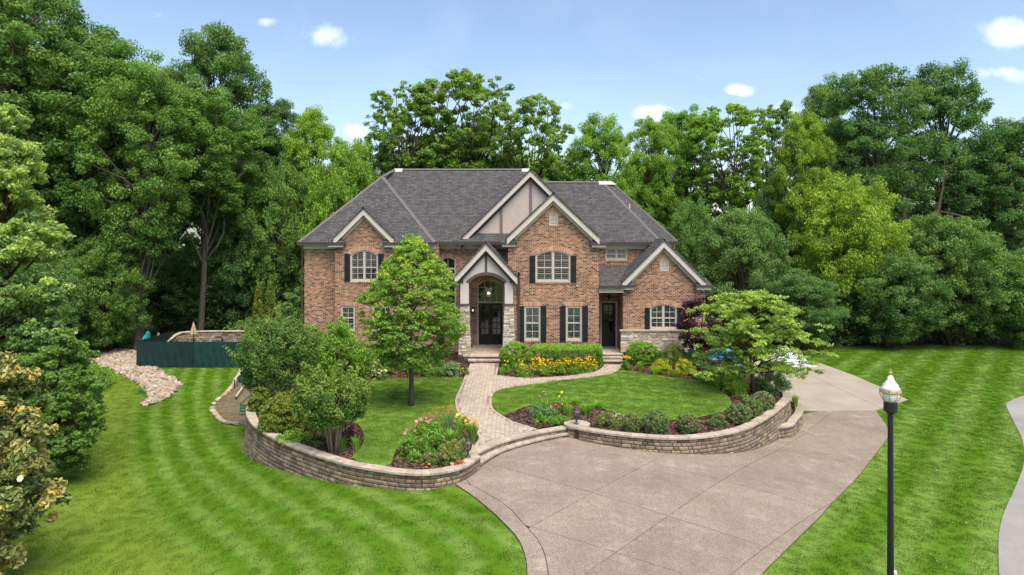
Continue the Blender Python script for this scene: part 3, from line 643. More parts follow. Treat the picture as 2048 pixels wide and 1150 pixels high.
# end face of the left wall, towards the steps
fe = path_fn([WL[-1], tuple(np.array(WL[-1]) * .45 + np.array(at(950, 889, CAPZ)) * .55), at(950, 889, CAPZ)])
for k in range(4):
    s = 0; z1 = CAPZ - .085 - k * .125
    while s < fe[0] - .03:
        e = min(s + rnd.uniform(.22, .34), fe[0]); e = fe[0] if fe[0] - e < .1 else e
        stone_mb(fe, s, e, .0, .22, z1 - .125, z1).build('block', block_m, wall_l, fix=False); s = e
WT = smooth([(10.3, 27.3)] + P2([(1582, 850), (1594, 838), (1605, 824), (1604, 810), (1592, 800)], -.55), 5)
block_wall('retaining_wall', WT, -.55, 'short low block wall stepped down outside the right end of the boxwood wall', 'curved block retaining walls', capdepth=.30)
tag(skirt('mulch_bed', [tuple(p) for p in offset(WT, .2)] + [(12.6, 31.8), (12.35, 30.2), (11.9, 29.0), (11.2, 27.9)], -.62, mulch), kind='structure')

# ------------------------------------------------------------------ entry steps down to the drive
def stones_on(path, z1, h, depth, name, m, parent, lens=(.3, .42), front=.0):
    fn = path_fn(path); s = 0
    while s < fn[0] - .05:
        e = min(s + rnd.uniform(*lens), fn[0]); e = fn[0] if fn[0] - e < .12 else e
        stone_mb(fn, s, e, front, depth, z1 - h, z1 + rnd.uniform(-.003, .003), gap=.003, pillow=.012, jit=.004).build(name, m, parent, fix=False); s = e
esteps = tag(empty('entry_steps', (0, 0, 0)), 'two curved stone steps between the driveway and the paved walk', 'steps')
stones_on(ST, .035, .085, .30, 'tread_stone', cap_m, esteps); stones_on(ST, -.05, .12, .28, 'riser_block', block_m, esteps, (.2, .4), .045)
stones_on(SL, -.16, .085, .50, 'tread_stone', cap_m, esteps); stones_on(SL, -.245, .125, .3, 'riser_block', block_m, esteps, (.2, .4), .045)

# ------------------------------------------------------------------ dry creek bed
creek = smooth(P2([(207, 704), (186, 722.5), (224, 738), (254, 754), (285, 769), (297, 789), (295, 805.5), (301, 809), (350, 779), (346.5, 760), (324, 749), (293, 732), (280, 722), (278, 707), (240, 700)]), 3, True)
cb = tag(drape('dry_creek_bed', creek, soil, .03), kind='structure')
rocks = []
X0, X1 = min(p[0] for p in creek), max(p[0] for p in creek); Y0, Y1 = min(p[1] for p in creek), max(p[1] for p in creek)
qx, qy = rng.uniform(X0 - .3, X1 + .3, 22000), rng.uniform(Y0 - .3, Y1 + .3, 22000); ins = inside(creek, qx, qy); ed = edge_dist(creek, qx, qy)
keep = ins | ((ed < .25) & (rng.random(22000) < .12)); gridk = {}
for x, y, k in zip(qx, qy, keep):
    if not k: continue
    c = (int(x / .165), int(y / .165))
    if gridk.get(c, 0) >= 1: continue
    gridk[c] = gridk.get(c, 0) + 1; rocks.append((x, y))
rocks.sort(key=lambda p: p[1])
def rock_geo(seed, sub=2):
    bm = bmesh.new(); bmesh.ops.create_icosphere(bm, subdivisions=sub, radius=1); r = random.Random(seed)
    for v in bm.verts: v.co *= r.uniform(.8, 1.12)
    for v in bm.verts: v.co.z *= .62; v.co.x *= 1.25
    vs = [tuple(v.co) for v in bm.verts]; fs = [tuple(x.index for x in f.verts) for f in bm.faces]; bm.free(); return vs, fs
rgeo = [rock_geo(i) for i in range(6)]; rlow = [rock_geo(i, 1) for i in range(6)]; rmesh = [MB().add(*q).mesh('stone', rock_m) for q in rgeo]
mb = MB()
for i, (x, y) in enumerate(rocks):
    s = rnd.uniform(.07, .165); z = float(g(x)) + s * .35 + rnd.uniform(0, .05); e = (rnd.uniform(-.5, .5), rnd.uniform(-.5, .5), rnd.uniform(0, 6.3))
    if i < 300:
        o = link(bpy.data.objects.new('stone', rmesh[i % 6]), cb); o.location = (x, y, z); o.rotation_euler = e; o.scale = (s, s, s * rnd.uniform(.7, 1.1))
    else:
        M = Matrix.LocRotScale(Vector((x, y, z)), __import__('mathutils').Euler(e), Vector((s, s, s))); vs, fs = rlow[i % 6]; mb.add([tuple(M @ Vector(v)) for v in vs], fs, 0, rnd.random())
tag(mb.build('stones', rock_m, cb, fix=False, tint=True), kind='stuff')

# side bed left of the wall, edged with pale stones
sb = smooth(P2([(505, 850), (470, 850), (445, 845), (432, 832), (424, 818), (434, 803), (450, 790), (466, 772), (478, 750), (487, 737), (520, 735)]), 4)
sbp = sb + [(-10.2, 33), (-10.2, 30)]
side = simple('weedy_soil', (.13, .105, .06), .95, .5, 5, .7, src='pos')
tag(drape('side_bed', sbp, side, .03), kind='structure')
edging = tag(empty('stone_edging', (0, 0, 0)), 'pale broken stone edging around the weedy side bed', 'edging')
fne = path_fn(sb[3:-6]); s = 0
while s < fne[0]:
    e = s + rnd.uniform(.25, .55)
    if rnd.random() < .86:
        p = fne[1](min((s + e) / 2, fne[0])); n_ = fne[2](min((s + e) / 2, fne[0])); o = link(bpy.data.objects.new('stone', rmesh[rnd.randrange(6)]), edging)
        o.location = (p[0], p[1], float(g(p[0])) + .07); o.scale = ((e - s) * .46, .14, .13); o.rotation_euler = (rnd.uniform(-.15, .15), 0, math.atan2(-n_[0], n_[1]))
    s = e

# ------------------------------------------------------------------ house
house = tag(empty('brick_house', (0, 39, 0)), 'large two-storey brick house with steep grey shingle roofs and cream gable trim', 'house')
house_inv = Matrix.Translation((0, -39, 0))
def hp(o):
    """hang a piece built in world coordinates under the house"""
    o.parent = house; o.matrix_parent_inverse = house_inv; return o
def sub(o, part):
    o.parent = part; o.matrix_parent_inverse = Matrix.Identity(4); return o
def arch(x0, x1, zs, rise, n=14):
    """points of a segmental arch from (x1,zs) over to (x0,zs)"""
    if rise <= 0: return [(x1, zs), (x0, zs)]
    h = (x1 - x0) / 2; R = (h * h + rise * rise) / (2 * rise); c = (x0 + x1) / 2; zc = zs + rise - R; a = math.asin(min(1, h / R))
    return [(c + R * math.sin(a - 2 * a * k / n), zc + R * math.cos(a - 2 * a * k / n)) for k in range(n + 1)]
def opening(x0, x1, z0, zs, rise=0, n=14): return [(x0, z0), (x1, z0)] + arch(x0, x1, zs, rise, n)
def plate(loops, Y, th, m, name, part=None):
    """upright plate facing the camera: outer loop and holes in (x,z), front face at Y"""
    bm = bmesh.new(); edges = []
    for lp in loops:
        vs = [bm.verts.new((x, Y, z)) for x, z in lp]; edges += [bm.edges.new((vs[i], vs[(i + 1) % len(vs)])) for i in range(len(vs))]
    bmesh.ops.triangle_fill(bm, use_beauty=True, use_dissolve=False, edges=edges, normal=(0, -1, 0))
    r = bmesh.ops.extrude_face_region(bm, geom=bm.faces[:]); bmesh.ops.translate(bm, verts=[e for e in r['geom'] if isinstance(e, bmesh.types.BMVert)], vec=(0, th, 0))
    bmesh.ops.recalc_face_normals(bm, faces=bm.faces); me = bpy.data.meshes.new(name); bm.to_mesh(me); bm.free(); me.materials.append(m); auto_uv(me)
    o = link(bpy.data.objects.new(name, me)); return sub(o, part) if part else hp(o)
def H(mb, name, m, part=None, **k):
    o = mb.build(name, m, None, **k); return sub(o, part) if part else hp(o)

YA, YB, YC, YBAY, YD, YE, YF = 39.0, 41.9, 40.9, 40.5, 41.2, 39.2, 38.68
FL = .41
W = {}   # openings per wall
def W_(px0, px1, pt, ps, pb, Y): return (wx(px0, Y), wx(px1, Y), wz(pb, Y), wz(ps, Y), wz(pt, Y) - wz(ps, Y))   # x0,x1,z0,spring,rise
w_bay = W_(700.6, 756, 501, 510.5, 563.5, YBAY); w_bl1 = W_(682, 710, 612, 612, 662, YBAY); w_bl2 = W_(745, 773, 612, 612, 662, YBAY)
w_tall = W_(879.6, 911.5, 515, 520, 645, YB); w_up = W_(1071, 1141, 501.5, 510.5, 564.5, YA); w_l1 = W_(1048.7, 1081, 613, 613, 682, YA); w_l2 = W_(1132, 1164, 613, 613, 682, YA)
w_sm = W_(1211, 1255, 497, 497, 520.7, YD); w_e = W_(1300, 1354, 609, 616.5, 659.5, YE)
d_main = W_(954, 1008, 558.8, 572, 689, YB); d_side = W_(1201, 1234.3, 603, 603, 691, YD)
d_main = (d_main[0], d_main[1], FL, d_main[3], d_main[4]); d_side = (d_side[0], d_side[1], FL, d_side[3], 0)
v_a = W_(1099, 1115, 424.5, 431, 451, YA); v_e = W_(1320.6, 1337, 516.5, 523, 542.5, YE)
op = lambda q: opening(*q)
EA = 6.60
def wall(outline, holes, Y, name='brick_wall', th=.3, m=None): return plate([outline] + [op(h) for h in holes], Y, th, m or brick, name)
def gable_out(x0, x1, z0, cx, apex, sl): return [(x0, z0), (x1, z0), (x1, apex - sl * (x1 - cx)), (cx, apex), (x0, apex - sl * (cx - x0))]
XL, XBAY0, XBAY1, XC = -12.43, -10.5, -6.97, -4.4
XA0, XA1, XE0, XE1 = -.23, 4.97, 6.37, 11.1
wall([(XL, -.4), (XBAY0 + .002, -.4), (XBAY0 + .002, EA), (XL, EA)], [], YC)
wall(gable_out(XBAY0, XBAY1, -.4, -8.74, 8.60, 1.01), [w_bay, w_bl1, w_bl2], YBAY, th=.39)
wall([(XBAY1 - .002, -.4), (XC, -.4), (XC, EA), (XBAY1 - .002, EA)], [], YC)
wall([(XC - .3, -.4), (XA0 + .1, -.4), (XA0 + .1, EA), (XC - .3, EA)], [w_tall, d_main], YB)
wall(gable_out(XA0, XA1, -.4, 2.33, 9.36, .952), [w_up, w_l1, w_l2, v_a], YA)
wall([(XA1 - .1, -.4), (9.0, -.4), (9.0, EA), (XA1 - .1, EA)], [w_sm, d_side], YD)
wall(gable_out(XE0, XE1, -1.4, 8.65, 6.72, 1.01), [w_e, v_e], YE)
mb = MB()
for x0, x1, y0, y1, zb, zt in [(XL, XL + .3, YC + .301, 52.5, -1.4, EA), (XC - .3, XC, YC + .301, YB - .001, -.4, EA), (XA0, XA0 + .3, YA + .301, YB - .001, -.4, 6.85), (XA1 - .3, XA1, YA + .301, YD - .001, -.4, 6.85),
                               (XE0, XE0 + .3, YE + .301, YD - .001, -.4, 4.4), (XE1 - .3, XE1, YE + .301, 50, -1.6, 4.2), (XL, 10.6, 52.2, 52.5, -1.6, EA), (10.3, 10.6, 44.6, 52.2, 3.0, EA)]: mb.box(x0, x1, y0, y1, zb, zt)
mb.add([(9.0, YD + .0, 3.5), (10.6, 44.4, 3.5), (10.6, 44.4, EA), (9.0, YD, EA)], [(0, 1, 2, 3)])
H(mb, 'side_wall', brick)

# --- roofs
def roof(pts, name='roof', th=.10, m=None, part=None):
    p = [Vector(q) for q in pts]; n = (p[1] - p[0]).cross(p[2] - p[0]).normalized(); n = n if n.z > 0 else -n
    mb = MB(); mb.prism([q for q in p], -n * th); return H(mb, name, m or shingle, part)
s_m = .87; ey, ez = 41.4, 6.72
ry = 47.1; rz = ez + (ry - ey) * s_m
sl_side = 1.07
xl = -12.72; wl_y = 40.5; 
xrl = xl + (rz - ez) / sl_side
wcx = -8.63; wz_a = ez + (wcx - xl) * sl_side; wy_a = wl_y + (wz_a - ez) / s_m; xw1 = 2 * wcx - xl
roof([(xl, ey, ez), (1.3 + 4.2, ey, ez), (1.3, ry, rz), (xrl, ry, rz)])
roof([(xl, wl_y, ez), (xl, 52.8, ez), (xrl, ry, rz), (wcx, ey + (wz_a - ez) / s_m, wz_a), (wcx, wy_a, wz_a)])
roof([(xl, 52.8, ez), (5.5, 52.8, ez), (1.3, ry, rz), (xrl, ry, rz)])
roof([(1.3, ry, rz), (6.1, 52.8, ez), (6.1, ey, ez)])
roof([(xl, wl_y, ez), (xw1, wl_y, ez), (wcx, wy_a, wz_a)])
roof([(xw1, wl_y, ez), (xw1, ey + .05, ez), (wcx, ey + (wz_a - ez) / s_m, wz_a), (wcx, wy_a, wz_a)])
# right-hand block: front slope, canted hip and back
dy = 40.85; dz = ez + (45.4 - dy) * .87; R1, R2 = (6.05, 45.4, dz), (6.68, 45.6, dz); Q1, Q2 = (8.99, dy, ez), (10.66, 44.0, ez)
roof([(XA1 - .6, dy, ez), Q1, R1, (1.6, 45.4, dz), (1.6, dy + 2, ez + 1.74)])
roof([Q1, Q2, R2, R1])
roof([Q2, (10.66, 52.0, ez), R2]); roof([(10.66, 52.0, ez), (1.6, 52.0, ez), (1.6, 45.6, dz), R2])
# small roof stepping out behind the right corner
roof([(9.0, 46.5, 8.9), (11.2, 46.0, ez + .05), (11.2, 50.5, ez + .05), (9.0, 50.0, 8.9)]); roof([(9.0, 46.5, 8.9), (8.2, 45.0, 7.8), (10.4, 44.6, ez), (11.2, 46.0, ez + .05)])
def ridge_cap(a, b, name='ridge_cap', w_=.26, m=None, lift=.045):
    a, b = Vector(a), Vector(b); d = (b - a); n = max(1, int(d.length / .22)); mb = MB()
    for i in range(n):
        p, q = a + d * (i / n), a + d * ((i + 1.12) / n if i < n - 1 else 1.0)
        up = Vector((0, 0, 1)); sd_ = d.normalized().cross(up).normalized() * w_ / 2; l0, l1 = lift + .012, lift - .004
        mb.add([p - sd_ + up * (l0 - .10), p + up * l0, p + sd_ + up * (l0 - .10), q - sd_ + up * (l1 - .10), q + up * l1, q + sd_ + up * (l1 - .10)], [(0, 1, 4, 3), (1, 2, 5, 4), (0, 3, 5, 2)])
    H(mb, name, m or shingle_cap)
shingle_cap = simple('ridge_shingle', (.125, .118, .118), .92, .25, 20, .5, src='pos')
ridge_cap((xrl + .55, ry, rz), (.7, ry, rz)); ridge_cap((xl, wl_y, ez), (wcx, wy_a, wz_a)); ridge_cap((xw1, wl_y, ez), (wcx, wy_a, wz_a), w_=.34)
ridge_cap((wcx, wy_a, wz_a), (xrl, ry, rz)); ridge_cap(Q1, R1); ridge_cap(Q2, R2); ridge_cap((1.9, 45.4, dz), (5.7, 45.4, dz))
for xa_, xb_, xc_, yr_, zr_ in ((xrl, xrl + .55, xrl - .2, ry, rz), (.68, 1.2, .68, ry, rz), (5.75, 6.6, 5.75, 45.4, dz)):
    roof([(xc_, yr_ - .28, zr_ - .28 * .87 + .05), (xb_ + (.3 if yr_ < 46 else 0), yr_ - .28, zr_ - .28 * .87 + .05), (xb_, yr_, zr_ + .06), (xa_, yr_, zr_ + .06)], 'ridge_flashing', .03, flash)
mb = MB(); mb.tube([(7.45, 43.3, 8.7), (7.45, 43.3, 9.12)], [.05, .05], 8); H(mb, 'vent_pipe', cream)

def gable(cx, apex, half, sl, Yr, Yback, dark=False, end_cap=True):
    """two slopes, rake boards and frieze boards of a front-facing gable; apex = height of the roof top at the rake"""
    for s in (-1, 1):
        e = (cx + s * half, apex - sl * half)
        roof([(cx, Yr - .06, apex + .02), (cx, Yback, apex + .02), (e[0] + s * .03, Yback, e[1] + .02), (e[0] + s * .03, Yr - .06, e[1] + .02)], 'gable_roof', .09)
        d = Vector((s, 0, -sl)).normalized(); n = Vector((-d.z * s, 0, d.x * s)) * (1 if True else 1)
        n = Vector((sl * s, 0, 1)).normalized(); bw = .27
        a, b = Vector((cx, Yr, apex - .085)), Vector((e[0], Yr, e[1] - .085)); off = n * (-bw); vert = Vector((0, 0, -bw / n.z))
        mb = MB(); mb.prism([a, b, b + Vector((0, 0, -bw / n.z)), a + vert], (0, .05, 0)); H(mb, 'rake_board', cream)
        mb = MB(); a2, b2 = a + vert * .75, b + vert * .75; mb.prism([a2 + Vector((0, .051, 0)), b2 + Vector((0, .051, 0)), b2 + Vector((0, .051, -.03)), a2 + Vector((0, .051, -.03))], (0, .33, 0)); H(mb, 'soffit_board', cream)
        m2 = timber if dark else cream; bw2 = .20 if dark else .20
        a3, b3 = a + vert * .8 + Vector((0, .27, 0)), b + vert * .8 + Vector((0, .27, 0)); v3 = Vector((0, 0, -bw2 / n.z))
        mb = MB(); mb.prism([a3, b3, b3 + v3, a3 + v3], (0, .05, 0)); H(mb, 'frieze_board', m2)
gable(-8.74, 8.80, 1.76, 1.01, 40.16, 43.2)
gable(2.33, 9.56, 2.62, .952, 38.63, 45.0)
gable(1.12, 11.17, 4.24, .993, 41.5, 47.0, dark=True)
gable(8.65, 6.92, 2.37, 1.01, 38.83, 42.0)
gable(-1.465, 6.77, 1.76, 1.09, 38.3, 41.95, dark=True)
# stucco gable wall and its timbering
plate([[(-3.1, 6.9), (5.3, 6.9), (1.12, 11.0)]], 41.86, .2, stucco, 'stucco_gable')
for px in (1002.5, 1061.5):
    x = wx(px, 41.8); mb = MB(); mb.box(x - .085, x + .085, 41.80, 41.858, 7.12, 10.75 - abs(x - 1.12) - .3 * (abs(x - 1.12) < .1)); H(mb, 'timber_post', taupe)
roof([(-3.3, 41.3, ez), (-.15, 41.3, ez), (-.15, 41.87, 7.26), (-3.3, 41.87, 7.26)], 'skirt_roof')
# little hipped returns at the gable feet
def ret(x0, x1, Y, z, d=.5, h=.42):
    mb = MB(); xm0, xm1 = x0 + (x1 - x0) * .33, x1 - (x1 - x0) * .33
    mb.add([(x0, Y, z), (x1, Y, z), (x1, Y + d, z), (x0, Y + d, z), (xm0, Y + d * .8, z + h), (xm1, Y + d * .8, z + h)], [(0, 1, 5, 4), (1, 2, 5), (3, 0, 4), (2, 3, 4, 5), (3, 2, 1, 0)]); H(mb, 'return_roof', shingle)
    mb = MB(); mb.box(x0 - .03, x1 + .03, Y - .06, Y + d, z - .13, z - .002); H(mb, 'gutter', gutter_m)
    mb = MB(); mb.box(x0 + .06, x1 - .06, Y + .02, Y + d, z - .27, z - .132); H(mb, 'frieze_board', cream)
def ret_px(p0, p1, Y, pz, h=.42): ret(wx(p0, Y), wx(p1, Y), Y, wz(pz, Y), .5, h)
ret_px(653, 688, 40.15, 485); ret_px(766, 800, 40.15, 485); ret_px(1002, 1033, 38.7, 484, .4); ret_px(1182, 1214, 38.7, 485, .4)
ret_px(1237, 1270, 38.85, 570, .4); ret_px(1392, 1425, 38.85, 570, .4)
# eaves: gutters and frieze boards
def eave(x0, x1, Y, z, Yw):
    mb = MB(); mb.box(x0, x1, Y - .12, Y + .02, z - .14, z + .02); H(mb, 'gutter', gutter_m)
    mb = MB(); mb.box(x0 + .05, x1 - .05, Y + .021, Yw + .05, z - .19, z - .142); H(mb, 'soffit_board', cream)
    mb = MB(); mb.box(x0 + .1, x1 - .02, Yw - .045, Yw - .003, z - .40, z - .191); H(mb, 'frieze_board', cream)
eave(xl, -10.2, wl_y, ez, YC); eave(-7.2, xw1, wl_y, ez, YC); eave(xw1 - .1, -.3, 41.3, ez, YB); eave(XA1 + .02, 8.99, dy, ez, YD)
mb = MB(); mb.bar((8.99, dy - .05, ez - .06), (10.70, 43.95, ez - .06), .12, .16); H(mb, 'gutter', gutter_m)
# right porch lean-to
roof([(XA1 + .005, 38.9, 4.27), (6.95, 38.9, 4.27), (6.95, 41.19, 5.34), (XA1 + .005, 41.19, 5.34)], 'porch_roof')
mb = MB(); mb.box(XA1 + .01, 6.45, 38.76, 38.9, 4.12, 4.28); H(mb, 'gutter', gutter_m)
mb = MB(); mb.box(XA1 + .01, XE0 - .01, 38.95, 39.15, 3.86, 4.118); H(mb, 'frieze_board', cream)
mb = MB(); mb.box(XA1 + .01, XE0 - .01, 39.151, 41.19, 3.98, 4.05); H(mb, 'porch_ceiling', cream)
# porch floors and steps
fl = H(MB().box(-3.05, .12, 38.28, YB - .01, .02, FL - .05), 'porch_floor', soil)
fl2 = H(MB().box(XA1 + .01, XE0 - .01, 38.86, YD - .01, .02, FL - .05), 'porch_floor', soil)
def pave_rect(part, x0, x1, y0, y1, z, cw=.2, rl=.21):
    nx, ny = max(1, round((x1 - x0) / cw)), max(1, round((y1 - y0) / rl)); a, b = (x1 - x0) / nx, (y1 - y0) / ny
    me = paver_mb(0, 0, 0, a, b, 0).mesh('paver', paver_m, fix=False)
    for i in range(nx):
        for j in range(ny):
            o = link(bpy.data.objects.new('paver', me), part); o.location = (x0 + (i + .5) * a, y0 + (j + .5) * b, z + rnd.uniform(-.002, .002))
pave_rect(fl, -2.4, -.45, 38.62, YB - .02, FL - .01); pave_rect(fl2, XA1 + .02, XE0 - .02, 39.2, YD - .02, FL - .01)
def step_row(x0, x1, y0, y1, z, h, m=cap_m, parent=None, n=.42, nm='tread_stone'):
    k = max(1, round((x1 - x0) / n))
    for i in range(k):
        a, b = x0 + (x1 - x0) * i / k, x0 + (x1 - x0) * (i + 1) / k; fn = ([a, b],)
        mb = MB(); e = .012; a += .003; b -= .003
        mb.add([(a, y0 + e, z - h), (b, y0 + e, z - h), (b, y0, z - h + e), (a, y0, z - h + e), (b, y0, z - e), (a, y0, z - e), (b, y0 + e, z), (a, y0 + e, z), (b, y1, z), (a, y1, z), (b, y1, z - h), (a, y1, z - h)],
               [(0, 1, 2, 3), (3, 2, 4, 5), (5, 4, 6, 7), (7, 6, 8, 9), (9, 8, 10, 11), (11, 10, 1, 0), (0, 3, 5, 7, 9, 11), (1, 10, 8, 6, 4, 2)]); o = mb.build(nm, m, parent)
st1 = tag(empty('porch_steps', (0, 0, 0)), 'two wide stone steps up to the double front doors', 'steps')
step_row(-2.75, -.35, 38.22, 38.61, FL + .002, .10, parent=st1); step_row(-2.45, -.62, 37.88, 38.215, .225, .10, parent=st1)
step_row(-2.7, -.4, 38.27, 38.6, FL - .1, .2, block_m, st1, .3, 'riser_block'); step_row(-2.4, -.66, 37.93, 38.2, .125, .13, block_m, st1, .3, 'riser_block')
st2 = tag(empty('porch_steps', (0, 0, 0)), 'three narrow stone steps up to the single side porch door', 'steps')
step_row(XA1 + .03, XE0 - .05, 38.80, 39.18, FL + .002, .10, parent=st2); step_row(5.1, 6.22, 38.48, 38.795, .275, .09, parent=st2); step_row(5.1, 6.22, 38.16, 38.475, .14, .09, parent=st2)
step_row(XA1 + .05, XE0 - .1, 38.85, 39.1, FL - .1, .2, block_m, st2, .3, 'riser_block'); step_row(5.14, 6.2, 38.53, 38.78, .185, .1, block_m, st2, .3, 'riser_block'); step_row(5.14, 6.2, 38.21, 38.46, .05, .05, block_m, st2, .3, 'riser_block')

# --- entrance porch: stone piers, stucco columns, arched front
def ledge(part, x0f, x1f, Y, z0, z1, depthf, lens=(.16, .42), hs=(.07, .13), sides=0):
    """rough ledge stones in courses; x0f(z)/x1f(z) give the edges"""
    z = z0
    while z < z1 - .02:
        h = min(rnd.uniform(*hs), z1 - z); h = z1 - z if z1 - z - h < .04 else h
        xa, xb = x0f(z + h / 2), x1f(z + h / 2); x = xa
        while x < xb - .01:
            l = rnd.uniform(*lens); e = min(x + l, xb); e = xb if xb - e < .09 else e
            d = rnd.uniform(-.022, .022); mb = MB(); q = .008; j = [rnd.uniform(-.012, .012) for _ in range(8)]
            xo, eo = x + (rnd.uniform(-.02, .012) if x == xa else .004), e - (rnd.uniform(-.02, .012) if e == xb else .004)
            mb.add([(xo, Y + .02, z + .004), (eo, Y + .02, z + .004), (eo, Y + .02, z + h - .004), (xo, Y + .02, z + h - .004),
                    (xo + q + abs(j[0]), Y + d, z + .012 + abs(j[1])), (eo - q - abs(j[2]), Y + d + j[3], z + .012), (eo - q, Y + d, z + h - .01 - abs(j[4])), (xo + q, Y + d + j[5], z + h - .012), (xo, Y + depthf, z + .004), (eo, Y + depthf, z + .004), (eo, Y + depthf, z + h - .004), (xo, Y + depthf, z + h - .004)],
                   [(4, 5, 6, 7), (0, 1, 5, 4), (1, 2, 6, 5), (2, 3, 7, 6), (3, 0, 4, 7), (0, 3, 11, 8), (2, 1, 9, 10), (3, 2, 10, 11), (1, 0, 8, 9)])
            mb.build('stone', ledge_m, part, fix=False); x = e
        z += h
for x0, x1 in ((-2.93, -2.45), (-.40, .045)):
    c = (x0 + x1) / 2; zb, zt = .0, 3.13
    mb = MB(); mb.add([(c - .33, YF + .03, zb), (c + .33, YF + .03, zb), (c + .33, YF + .66, zb), (c - .33, YF + .66, zb), (c - .22, YF + .03, zt), (c + .22, YF + .03, zt), (c + .22, YF + .52, zt), (c - .22, YF + .52, zt)],
                      [(3, 2, 1, 0), (4, 5, 6, 7), (0, 1, 5, 4), (1, 2, 6, 5), (2, 3, 7, 6), (3, 0, 4, 7)]); pier = H(mb, 'stone_pier', soil)
    ledge(pier, lambda z: c - .37 + .12 * z / zt, lambda z: c + .37 - .12 * z / zt, YF, zb, zt, .60)
    H(MB().box(c - .26, c + .26, YF - .02, YF + .56, zt, zt + .13), 'column_band', timber)
    H(MB().box(c - .235, c + .235, YF, YF + .52, zt + .13, 4.46), 'stucco_column', stucco_l)
cxp = -1.4425; out = [(-2.925, 4.46)] + [(x, z) for x, z in arch(-2.455, -.43, 4.44, .43, 20)][::-1] + [(.04, 4.46), (.04, 6.58 - 1.09 * (.04 + 1.465)), (-1.465, 6.58), (-2.925, 6.58 - 1.09 * (-1.465 + 2.925))]
plate([out], YF + .01, .3, stucco_l, 'porch_front')
ar = arch(-2.455, -.43, 4.44, .43, 20); ar2 = arch(-2.60, -.285, 4.50, .55, 20)
plate([ar + ar2[::-1]], YF - .035, .1, timber, 'arch_trim')
for x0, x1 in ((-2.935, -2.76), (-.125, .05)): H(MB().box(x0, x1, YF - .03, YF + .05, 4.42, 5.2), 'corner_trim', timber)
H(MB().box(-1.535, -1.405, YF - .03, YF + .05, 5.04, 6.3), 'timber_post', timber)
H(MB().box(-2.9, .0, YF + .32, YB - .01, 5.25, 5.3), 'porch_ceiling', cream)
roof([(XA0 - .1, 40.6, 5.55), (XA0 - .1, 41.88, 6.35), (.02, 41.88, 6.35), (.02, 40.6, 5.55)], 'cricket_roof')

# --- windows, shutters, doors
def ring_plate(outer, inner_, Y, th, m, name, part=None): return plate([outer, inner_], Y, th, m, name, part)
def inset_open(q, d): return (q[0] + d, q[1] - d, q[2] + d, q[3] - d * .35 if q[4] > 0 else q[3] - d, max(0, q[4] - d * .25) if q[4] > 0 else 0)
slat_cache = {}
def window(q, Y, sashes=2, cols=2, rows=4, louver=True, fw=.095, ztr=None, mullion=.13):
    x0, x1, z0, zs, rise = q; ins = inset_open(q, fw)
    win = ring_plate(op(q), op(ins), Y + .03, .14, window_w, 'window')
    H(MB().box(x0 - .02, x1 + .02, Y - .035, Y + .1, z0 - .085, z0 - .002), 'window_sill', brick, win)
    ix0, ix1, iz0, izs, ir = ins; top = izs + ir
    def ztop(x):
        if ir <= 0: return izs
        h = (ix1 - ix0) / 2; R = (h * h + ir * ir) / (2 * ir); return izs + ir - R + math.sqrt(max(R * R - (x - (ix0 + ix1) / 2) ** 2, 0))
    ws = (ix1 - ix0 - mullion * (sashes - 1)) / sashes
    for k in range(1, sashes):
        xm = ix0 + k * ws + (k - .5) * mullion; H(MB().box(xm - mullion / 2, xm + mullion / 2, Y + .045, Y + .15, iz0, ztop(xm) - .001), 'mullion', window_w, win)
    for k in range(sashes):
        a = ix0 + k * (ws + mullion); b = a + ws; zt = max(ztop(a), ztop(b)); lo = min(ztop(a), ztop(b)); zm = iz0 + (izs - iz0) * .52
        mb = MB(); zmm = zm if ztr is None else ztr
        H(MB().box(a, b, Y + .06, Y + .13, zmm - .035, zmm + .035), 'meeting_rail', window_w, win); H(MB().box(a, b, Y + .06, Y + .13, iz0, iz0 + .06), 'bottom_rail', window_w, win)
        mb = MB()
        for i in range(1, cols):
            x = a + ws * i / cols; mb.box(x - .014, x + .014, Y + .075, Y + .11, iz0, ztop(x))
        for j in range(1, rows):
            z = iz0 + (izs + ir * .6 - iz0) * j / rows
            if abs(z - zmm) > .06: mb.box(a, b, Y + .078, Y + .107, z - .013, z + .013)
        H(mb, 'muntin', window_w, win)
        pts = [(a, iz0), (b, iz0)] + [(x, ztop(x)) for x in np.linspace(b, a, 9)] if ir > 0 else [(a, iz0), (b, iz0), (b, izs), (a, izs)]
        plate([pts], Y + .115, .006, glass if louver else dglass, 'pane', win)
        if louver:
            n = max(3, int((zt - iz0 - .1) / .115)); l = ws - .11
            key = (round(l, 3),)
            if key not in slat_cache:
                sm = MB(); t = math.radians(28); dx, dzz = .048 * math.cos(t), .048 * math.sin(t)
                sm.prism([(-l / 2, -dx, -dzz), (-l / 2, dx, dzz), (-l / 2, dx, dzz + .012), (-l / 2, -dx, -dzz + .012)], (l, 0, 0)); slat_cache[key] = sm.mesh('louver', slat_m)
            H(MB().box(a, a + .05, Y + .15, Y + .18, iz0, ztop(a + .02)).box(b - .05, b, Y + .15, Y + .18, iz0, ztop(b - .02)).box(a + .05, b - .05, Y + .15, Y + .18, iz0, iz0 + .10), 'louver_frame', slat_m, win)
            for i in range(n):
                z = iz0 + .16 + i * .115
                if z > ztop(a + .1) + (.0 if ir <= 0 else .1) - .05: break
                o = link(bpy.data.objects.new('louver', slat_cache[key]), win); o.location = ((a + b) / 2, Y + .165, z)
    return win
